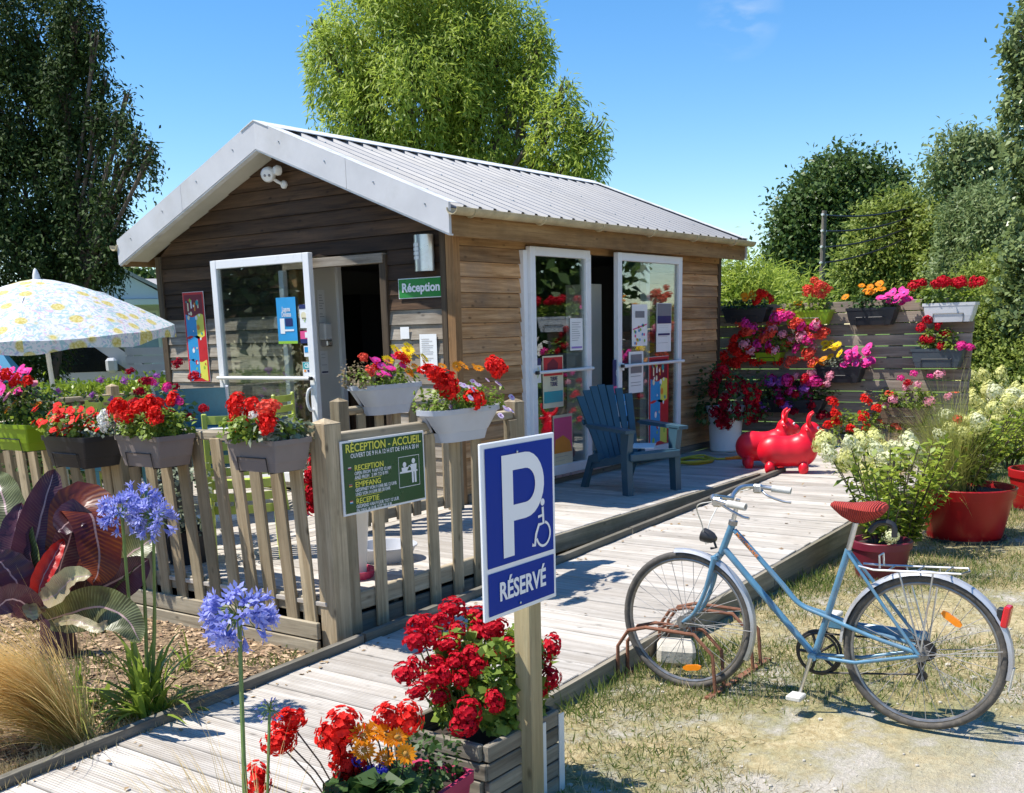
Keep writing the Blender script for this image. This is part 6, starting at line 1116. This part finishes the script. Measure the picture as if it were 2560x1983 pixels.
# ------------------------------------------------------------------ trees
leafmat('willow_leaf', (.17,.27,.03), (.46,.55,.09), .5, .5); leafmat('oak_leaf', (.03,.065,.014), (.11,.17,.04), .25, .45); leafmat('vine_leaf', (.012,.032,.010), (.06,.10,.025), .22, .65, spec=.15); leafmat('ash_leaf', (.09,.15,.045), (.25,.31,.12), .35, .5); leafmat('bright_leaf', (.11,.17,.025), (.32,.38,.08), .4, .5); leafmat('poplar_leaf', (.08,.13,.035), (.26,.32,.12), .3, .35, spec=.5); leafmat('hedge_leaf', (.10,.19,.015), (.34,.45,.05), .35, .4)
wood('bark', (.07,.055,.04), (.14,.115,.085), 2, rand=.2, knots=False, bmp=1.)
def tree(label, base, blobs, n, L, mat, aspect=.5, droop=.0, hang=0., trunk=.14, clump=.16, name='tree', seed=0, cl_per=26, bare=0):
    """blobs: (centre, radii) in metres relative to base; leaves gather in clumps on the blobs"""
    g = np.random.default_rng(seed+100); T = thing(name, label, 'tree', tuple(base)); b = MB(); top = max(blobs, key=lambda q: q[0][2]); c0 = np.mean([np.array(q[0]) for q in blobs],0)
    fork = np.array([c0[0]*.4,c0[1]*.4,max(.4,c0[2]*.45)]); b.tube(bez([(0,0,-.2),(c0[0]*.15,c0[1]*.15,fork[2]*.5),fork],4), [trunk*1.25]*4+[trunk]*4+[trunk*.85], 10)
    vols = np.array([np.prod(q[1])**(2/3) for q in blobs]); cnt = (n*vols/vols.sum()).astype(int); PP = []; DD = []; NN = []
    for (c, r_), m_ in zip(blobs, cnt):
        c = np.array(c); r_ = np.array(r_); b.tube(bez([fork,(fork+c)/2+g.normal(size=3)*.1*r_,c],4), [trunk*.6]*4+[trunk*.38]*4+[trunk*.2], 7)
        for _ in range(7): e = c+sph(1,g)[0]*r_*.8; b.tube(bez([c-(c-fork)*.15,(c+e)/2+g.normal(size=3)*.08*r_,e],3), [trunk*.2]*3+[trunk*.11]*3+[trunk*.05], 5)
        k = max(1,m_//cl_per); d = sph(k,g); rad = g.uniform(.25,1,(k,1))**.42; cc = c+d*rad*r_*(1+.18*np.sin(d[:,[0]]*6+seed)*np.cos(d[:,[2]]*5)); rp = np.repeat(np.arange(k),cl_per); sz = clump*g.uniform(.5,1.3,(k,1))
        off = g.normal(size=(len(rp),3))*sz[rp]*np.array([1,1,.8]); 
        if hang: off[:,2] -= np.abs(g.normal(size=len(rp)))*hang; off[:,:2] *= .55
        PP.append(cc[rp]+off); DD.append(d[rp]*.7+g.normal(size=(len(rp),3))*.7-np.array([0,0,droop])); NN.append(d[rp]+np.array([0,0,.7])+g.normal(size=(len(rp),3))*.6)
    PP = np.concatenate(PP); n_ = len(PP); Ls = g.uniform(.6,1.3,n_)*L; ob('trunk', b, 'bark', T, smooth=True); link('crown', fastmesh('crown', leaves(PP,np.concatenate(DD),np.concatenate(NN),Ls,Ls*aspect,.15,.45), 4, mat), T, kind='stuff'); return T
def blob(px, py, rx, ry, depth, base, rd=None):
    """crown lobe from its picture position and size at a given distance"""
    k = depth/CAM['f']; return (tuple(at(px,py,depth)-np.array(base)), (rx*k if rd is None else rd, rx*k if rd is None else rd, ry*k))
def gbase(px, py, depth): q = at(px,py,depth); return np.array([q[0],q[1],GZ])
# corkscrew willow behind the cabin
bs = gbase(1040,600,21.); tree('tall bright green corkscrew willow rising behind the cabin roof', bs, [blob(x,y,rx,ry,d,bs) for x,y,rx,ry,d in ((960,80,150,150,21),(1120,40,170,150,21.5),(860,150,100,110,20.5),(1260,90,110,110,21),(1020,230,170,120,20.5),(890,290,80,90,20.5),(1190,250,120,120,21),(1010,360,140,80,21),(1230,380,110,70,21),(1050,-60,170,120,21),(1395,330,75,100,20),(1450,390,70,70,20),(1410,240,35,60,20),(800,80,35,40,20.5),(1345,110,40,60,20.5),(1320,300,70,110,20.5),(1330,180,50,70,20.5),(1480,330,40,60,20),(1150,150,150,140,21))], 78000, .15, 'willow_leaf', .22, .8, .26, .13, .15, 'willow_tree', 1)
# dark tree wrapped in climbers on the left
bs = gbase(90,950,13.); tree('big dark tree wrapped in climbing leaves behind the parasol', bs, [blob(x,y,rx,ry,d,bs) for x,y,rx,ry,d in ((60,60,150,140,13),(190,40,60,110,12.5),(40,260,150,140,13),(170,220,75,130,12.6),(60,460,150,130,13),(190,430,75,120,12.7),(262,290,40,26,12.4),(305,300,36,30,12.2),(345,345,30,34,12.1),(375,390,18,30,12.0),(318,235,14,20,12.2),(210,570,80,90,12.8),(60,640,150,110,13),(270,520,45,80,12.4),(150,690,60,70,12.8),(40,850,110,120,13),(230,650,60,50,12.6),(265,200,25,30,12.5),(240,90,30,30,12.3),(300,420,22,60,12.3),(330,395,18,40,12.2),(285,620,30,40,12.5),(240,300,30,60,12.4),(-120,300,140,400,13.5))], 100000, .066, 'vine_leaf', .42, .5, .16, .06, .095, 'climber_clad_tree', 2)
# right hand side
bs = gbase(2090,760,44.); tree('rounded dark oak standing beyond the power pole', bs, [blob(x,y,rx,ry,d,bs) for x,y,rx,ry,d in ((2110,470,100,80,44),(2050,540,100,90,44),(2170,540,100,90,44),(2000,620,70,100,44),(2100,640,130,110,44),(1970,680,60,60,44),(2230,470,30,40,44),(2190,640,90,90,44))], 60000, .21, 'oak_leaf', .6, .0, 0, .35, .36, 'oak_tree', 3)
bs = gbase(2240,780,30.); tree('mid green bushy tree in front of the dark oak', bs, [blob(x,y,rx,ry,d,bs) for x,y,rx,ry,d in ((2200,590,75,80,30),(2150,680,60,80,30),(2280,560,80,80,30),(2260,680,100,100,30),(2360,600,80,100,29),(2350,700,90,80,29))], 50000, .15, 'bright_leaf', .45, .3, .1, .2, .26, 'bushy_tree', 4)
bs = gbase(2420,800,27.); tree('sparse pale ash tree with open twiggy top', bs, [blob(x,y,rx,ry,d,bs) for x,y,rx,ry,d in ((2410,390,80,60,27),(2350,440,45,40,27),(2480,380,50,45,27),(2440,480,80,50,27))], 6000, .17, 'ash_leaf', .4, .2, 0, .14, .22, 'ash_tree', 5)
bs = gbase(2440,820,24.); tree('grey green thicket tree below the pale ash', bs, [blob(x,y,rx,ry,d,bs) for x,y,rx,ry,d in ((2430,560,80,80,24),(2500,560,80,90,23),(2420,680,90,90,24),(2510,700,80,100,23),(2470,800,90,80,23))], 34000, .115, 'ash_leaf', .4, .3, .08, .18, .22, 'thicket_tree', 6)
bs = gbase(2600,850,15.); tree('tall glossy poplar rising above the clipped hedge bush', bs, [blob(x,y,rx,ry,d,bs) for x,y,rx,ry,d in ((2575,120,60,100,15),(2590,260,75,110,15),(2580,400,60,90,15),(2600,500,70,90,15),(2650,100,90,200,15),(2640,0,80,120,15),(2590,640,90,100,15),(2560,780,80,90,15))], 22000, .085, 'poplar_leaf', .75, .3, .05, .2, .14, 'poplar_tree', 7)
bs = gbase(2520,900,16.); tree('clipped tall hedge bush beyond the free end of the screen', bs, [blob(x,y,rx,ry,d,bs) for x,y,rx,ry,d in ((2490,720,90,70,16),(2470,820,80,80,15.5),(2530,800,80,100,15.5),(2480,920,80,80,15.5),(2550,930,80,80,15))], 40000, .075, 'bright_leaf', .5, .1, 0, .1, .12, 'hedge_bush', 8)
for i, (px, dp, lab) in enumerate(((1850,17.,'light green willow shrub just behind the cabin corner'),(1960,19.,'light green willow shrub below the power pole'))):
    bs = gbase(px,800,dp); tree(lab, bs, [blob(px-30,735+20*i,55,60,dp,bs),blob(px+30,725+25*i,60,55,dp,bs),blob(px,800,90,60,dp,bs),blob(px-10,685+35*i,30,35,dp,bs)], 9000, .14, 'willow_leaf', .16, .1, .0, .06, .2, 'willow_shrub', 9+i)
bs = gbase(330,745,48.); tree('small distant tree behind the mobile homes', bs, [blob(330,725,60,35,48,bs),blob(250,735,60,35,48,bs),blob(400,738,50,30,48,bs)], 5000, .4, 'oak_leaf', .6, 0, 0, .2, .4, 'distant_tree', 20)
# trees standing out of view towards the sunless side, seen only as reflections in the doors
for i, (x, y, h_, s_) in enumerate(((10,-13,6.5,2.6),(15,-11,7.5,3.0),(14,-18,8,3.2),(6.5,-17,6.5,2.6),(-15,12,7,3.4),(-12,17,8,3.4))):
    tree(('dark lawn tree','broad lawn tree','tall lawn tree','round lawn tree','shady garden tree','big garden tree')[i]+(' far out on the meadow beyond the red pots' if i < 4 else ' far out beyond the flower bed'), (x,y,GZ), [((0,0,h_*.62),(s_,s_,h_*.36)),((s_*.5,s_*.3,h_*.4),(s_*.8,s_*.8,h_*.25)),((-s_*.5,-s_*.3,h_*.42),(s_*.8,s_*.8,h_*.27))], 9000, .34, 'oak_leaf', .6, 0, 0, .2, .4, 'lawn_tree', 30+i)
def hedge(label, lo, hi, n, L, mat, seed, name='hedge'):
    g = np.random.default_rng(seed); lo = np.array(lo); hi = np.array(hi); c = (lo+hi)/2; T = thing(name, label, 'hedge', (c[0],c[1],lo[2])); o_ = np.array([c[0],c[1],lo[2]]); P_ = g.uniform(lo,hi,(n,3)); P_[:,2] = np.where(g.random(n) < .45, hi[2]+g.normal(size=n)*.04, P_[:,2]); d = unit(g.normal(size=(n,3))+np.array([0,0,.6])); Ls = g.uniform(.6,1.3,n)*L; link('foliage', fastmesh('foliage', leaves(P_-o_,d,g.normal(size=(n,3))+np.array([0,0,.8]),Ls,Ls*.5), 4, mat), T, kind='stuff'); b = MB(); b.box(lo-o_+.08,hi-o_-.08); ob('core', b, 'bark', T)
a = hit(180,975,1,5.3); c_ = hit(400,985,1,5.3); hedge('bright clipped laurel hedge behind the terrace back fence', (-3.2,4.9,GZ), (1.2,5.5,hit(250,948,1,5.0)[2]-.10), 9000, .06, 'hedge_leaf', 1)
a = at(215,1010,8.3); T = thing('buddleia', 'airy shrub with small purple flower spikes behind the parasol pole', 'shrub', (*at(190,1000,9.6)[:2],GZ)); foliage(T, 900, (-.7,-.6,.3), (.7,.6,1.25), .06, 'dark_leaf', .1, 80)
for k in range(46): put_head(T, 's', 'violet', (rnd.uniform(-.7,.7),rnd.uniform(-.6,.5),rnd.uniform(.85,1.42)), (-.5,-.5,.6), 1.1)
# ------------------------------------------------------------------ far things
plain('car_silver', (.60,.62,.65), .3, .03, 2, metal=.0, coat=.6); plain('car_glass', (.012,.014,.016), .08, .1, 2, spec=.8); plain('siding', (.62,.66,.66), .5, .04, 3); plain('home_roof', (.34,.32,.30), .6, .1, 3); plain('home_beige', (.60,.52,.42), .6, .05, 3); plain('awning', (.70,.70,.66), .6, .05, 3); plain('screen_white', (.62,.63,.64), .6, .08, 4); plain('curtain_blue', (.30,.38,.50), .6, .1, 5); plain('tarp_blue', (.06,.30,.48), .5, .08, 3)
VD = 17.; vr = np.array([AR[0],AR[1],0]); vr /= np.linalg.norm(vr); van_a = math.atan2(vr[1],vr[0])+R(14)
q = at(305,940,VD); VN = thing('van', 'silver passenger van parked behind the hedge', 'van', (q[0],q[1],GZ+.12), van_a)   # local x = forward (to the right)
prof = [(-3.6,.35),(-3.65,1.2),(-3.5,1.82),(-1.2,1.90),(-.35,1.84),(.45,1.22),(1.15,1.02),(1.32,.75),(1.32,.35)]; b = MB(); b.prism([(z,x) for x,z in prof][::-1], 1, -.9, .9); VB = ob('body', b, 'car_silver', VN)
def vflat(name, pts2, mat, y=-.905, par=None): b = MB(); b.add([(x,y,z) for x,z in pts2], [tuple(range(len(pts2)))]); return ob(name, b, mat, par or VN)
vflat('side_window', [(-1.0,1.18),(.18,1.18),(-.42,1.66),(-1.0,1.70)], 'car_glass'); vflat('side_window', [(-2.2,1.18),(-1.12,1.18),(-1.12,1.72),(-2.2,1.74)], 'car_glass'); vflat('side_window', [(-3.4,1.18),(-2.35,1.18),(-2.35,1.74),(-3.35,1.74)], 'car_glass')
b = MB(); b.add([(-.28,-.82,1.80),(-.28,.82,1.80),(.43,.82,1.24),(.43,-.82,1.24)], [(0,3,2,1)]); ws = ob('windscreen', b, 'car_glass', VN, loc=(.012,0,.012))
for x in (-1.06,-2.28): vflat('door_seam', [(x-.008,.45),(x+.008,.45),(x+.008,1.75),(x-.008,1.75)], 'grey_print', -.903)
for x in (-1.28,-.85): b = MB(); b.box((x-.1,-.935,1.02),(x+.1,-.905,1.07),.01); ob('door_handle', b, 'car_silver', VN)
b = MB(); b.box((-.12,-1.12,1.16),(.04,-.92,1.38),.04); ob('wing_mirror', b, 'car_silver', VN)
for x in (-2.9,.6):
    for y in (-.82,.82): w_ = link('wheel', None, VN, (x,y,.33)); b = MB(); b.tube([(0,-.1,0),(0,.1,0)], .33, 20); ob('tyre', b, 'black_plastic', w_); b = MB(); b.tube([(0,-.11,0),(0,.11,0)], .2, 16); ob('rim', b, 'steel', w_)
b = MB(); b.box((1.25,-.8,.72),(1.33,-.5,.92),.03); ob('headlight', b, 'white_sign', VN)
WS = thing('slat_panel_fence', 'pale grey slatted panel fence beside the cabin corner', 'fence', tuple(gbase(372,950,14.)), van_a); zt_ = at(372,868,14.)[2]-GZ
for i in range(9): b = MB(); b.box((-.62,-.012,-.045),(.62,.012,.045)); ob('slat', b, 'screen_white', WS, loc=(.36,0,zt_-.05-i*.105))
for x in (-.2,.9): b = MB(); b.box((x-.04,.014,0),(x+.04,.08,zt_+.03)); ob('post', b, 'screen_white', WS)
def home(label, px, depth, w, h, roofh, d_, yaw, wall, wins):
    T = thing('mobile_home', label, 'mobile home', tuple(gbase(px,900,depth)), yaw); b = MB(); b.box((-w/2,0,.3),(w/2,d_,h)); Wl = ob('wall', b, wall, T)
    for k in range(8): b = MB(); z = .5+k*(h-.6)/8; b.box((-w/2-.004,-.012,z),(w/2+.004,-.002,z+.16)); ob('siding_board', b, wall, Wl)
    b = MB(); b.prism([(-.3,h-.02),(d_/2,h+roofh),(d_+.3,h-.02),(d_+.3,h-.1),(-.3,h-.1)], 0, -w/2-.25, w/2+.25); ob('roof', b, 'home_roof', T)
    for (x0,x1,z0,z1) in wins: b = MB(); b.box((x0,-.04,z0),(x1,-.014,z1)); f_ = ob('window', b, 'white_frame', T); b = MB(); b.box((x0+.05,-.045,z0+.05),(x1-.05,-.041,z1-.05)); ob('pane', b, 'curtain_blue', f_)
    return T
HM = home('white boarded mobile home with gabled porch and awning', 350, 25., 3.4, 2.62, .62, 5, van_a+R(4), 'siding', ((-1.2,-.7,1.4,2.35),(-.2,.5,1.4,2.4),(.9,1.4,1.4,2.35)))
b = MB(); b.box((-2.4,-1.3,2.50),(1.9,-.3,2.62)); ob('awning', b, 'awning', HM); b = MB(); b.prism([(2.63,-1.2),(3.20,-.2),(2.63,.8)], 1, -1.2, 0); ob('porch_gable', b, 'siding', HM); b = MB(); b.prism([(2.62,-1.32),(2.70,-1.32),(3.30,-.2),(2.70,.92),(2.62,.92),(3.21,-.2)], 1, -1.28, -.02); ob('porch_roof', b, 'home_roof', HM)
b = MB(); [b.box((x,-1.25,.3),(x+.08,-1.17,2.3)) for x in (-2.3,1.7)]; ob('porch_post', b, 'white_frame', HM)
home('beige mobile home with shallow pitched roof behind the awning', 225, 31., 6., 2.5, .5, 4, van_a-R(25), 'home_beige', ((.6,1.5,1.1,2.0),(-1.8,-.6,1.1,2.0)))
T = thing('garden_canopy', 'corner of a bright blue canopy beside the climber clad tree', 'canopy', tuple(gbase(-15,900,12.)), van_a); zt_ = at(0,875,12.)[2]-GZ; b = MB(); b.lathe([(0,zt_+.15),(.35,zt_-.25),(.36,zt_-.35)], 4, a0=pi/4); ob('cloth', b, 'tarp_blue', T); b = MB(); b.tube([(0,0,0),(0,0,zt_+.1)], .03, 8); ob('pole', b, 'steel', T)
wood('pole_wood', (.12,.10,.085), (.22,.19,.16), 2, rand=.1, knots=False)
PD = 27.; bs = gbase(2052,760,PD); zt_ = at(2057,532,PD)[2]-GZ; UP = thing('power_pole', 'wooden power pole carrying cables in front of the dark oak', 'pole', tuple(bs)); b = MB(); b.tube([(0,0,-.2),(0,0,zt_)], [.085,.06], 10); ob('shaft', b, 'pole_wood', UP)
for k in range(4): b = MB(); b.tube([(-.15,0,zt_-.1-k*.38),(.15,0,zt_-.1-k*.38)], .03, 8); ob('insulator', b, 'white_plastic', UP)
for k in range(4):
    e = at(2330,500+20*k,30.)-bs; s0 = np.array([.1,0,zt_-.1-k*.38]); pts_ = [s0+(e-s0)*u-np.array([0,0,.5*u*(1-u)*4*.35]) for u in np.linspace(0,1,14)]; b = MB(); b.tube(pts_, .022, 4); ob('cable', b, 'black_plastic', UP)
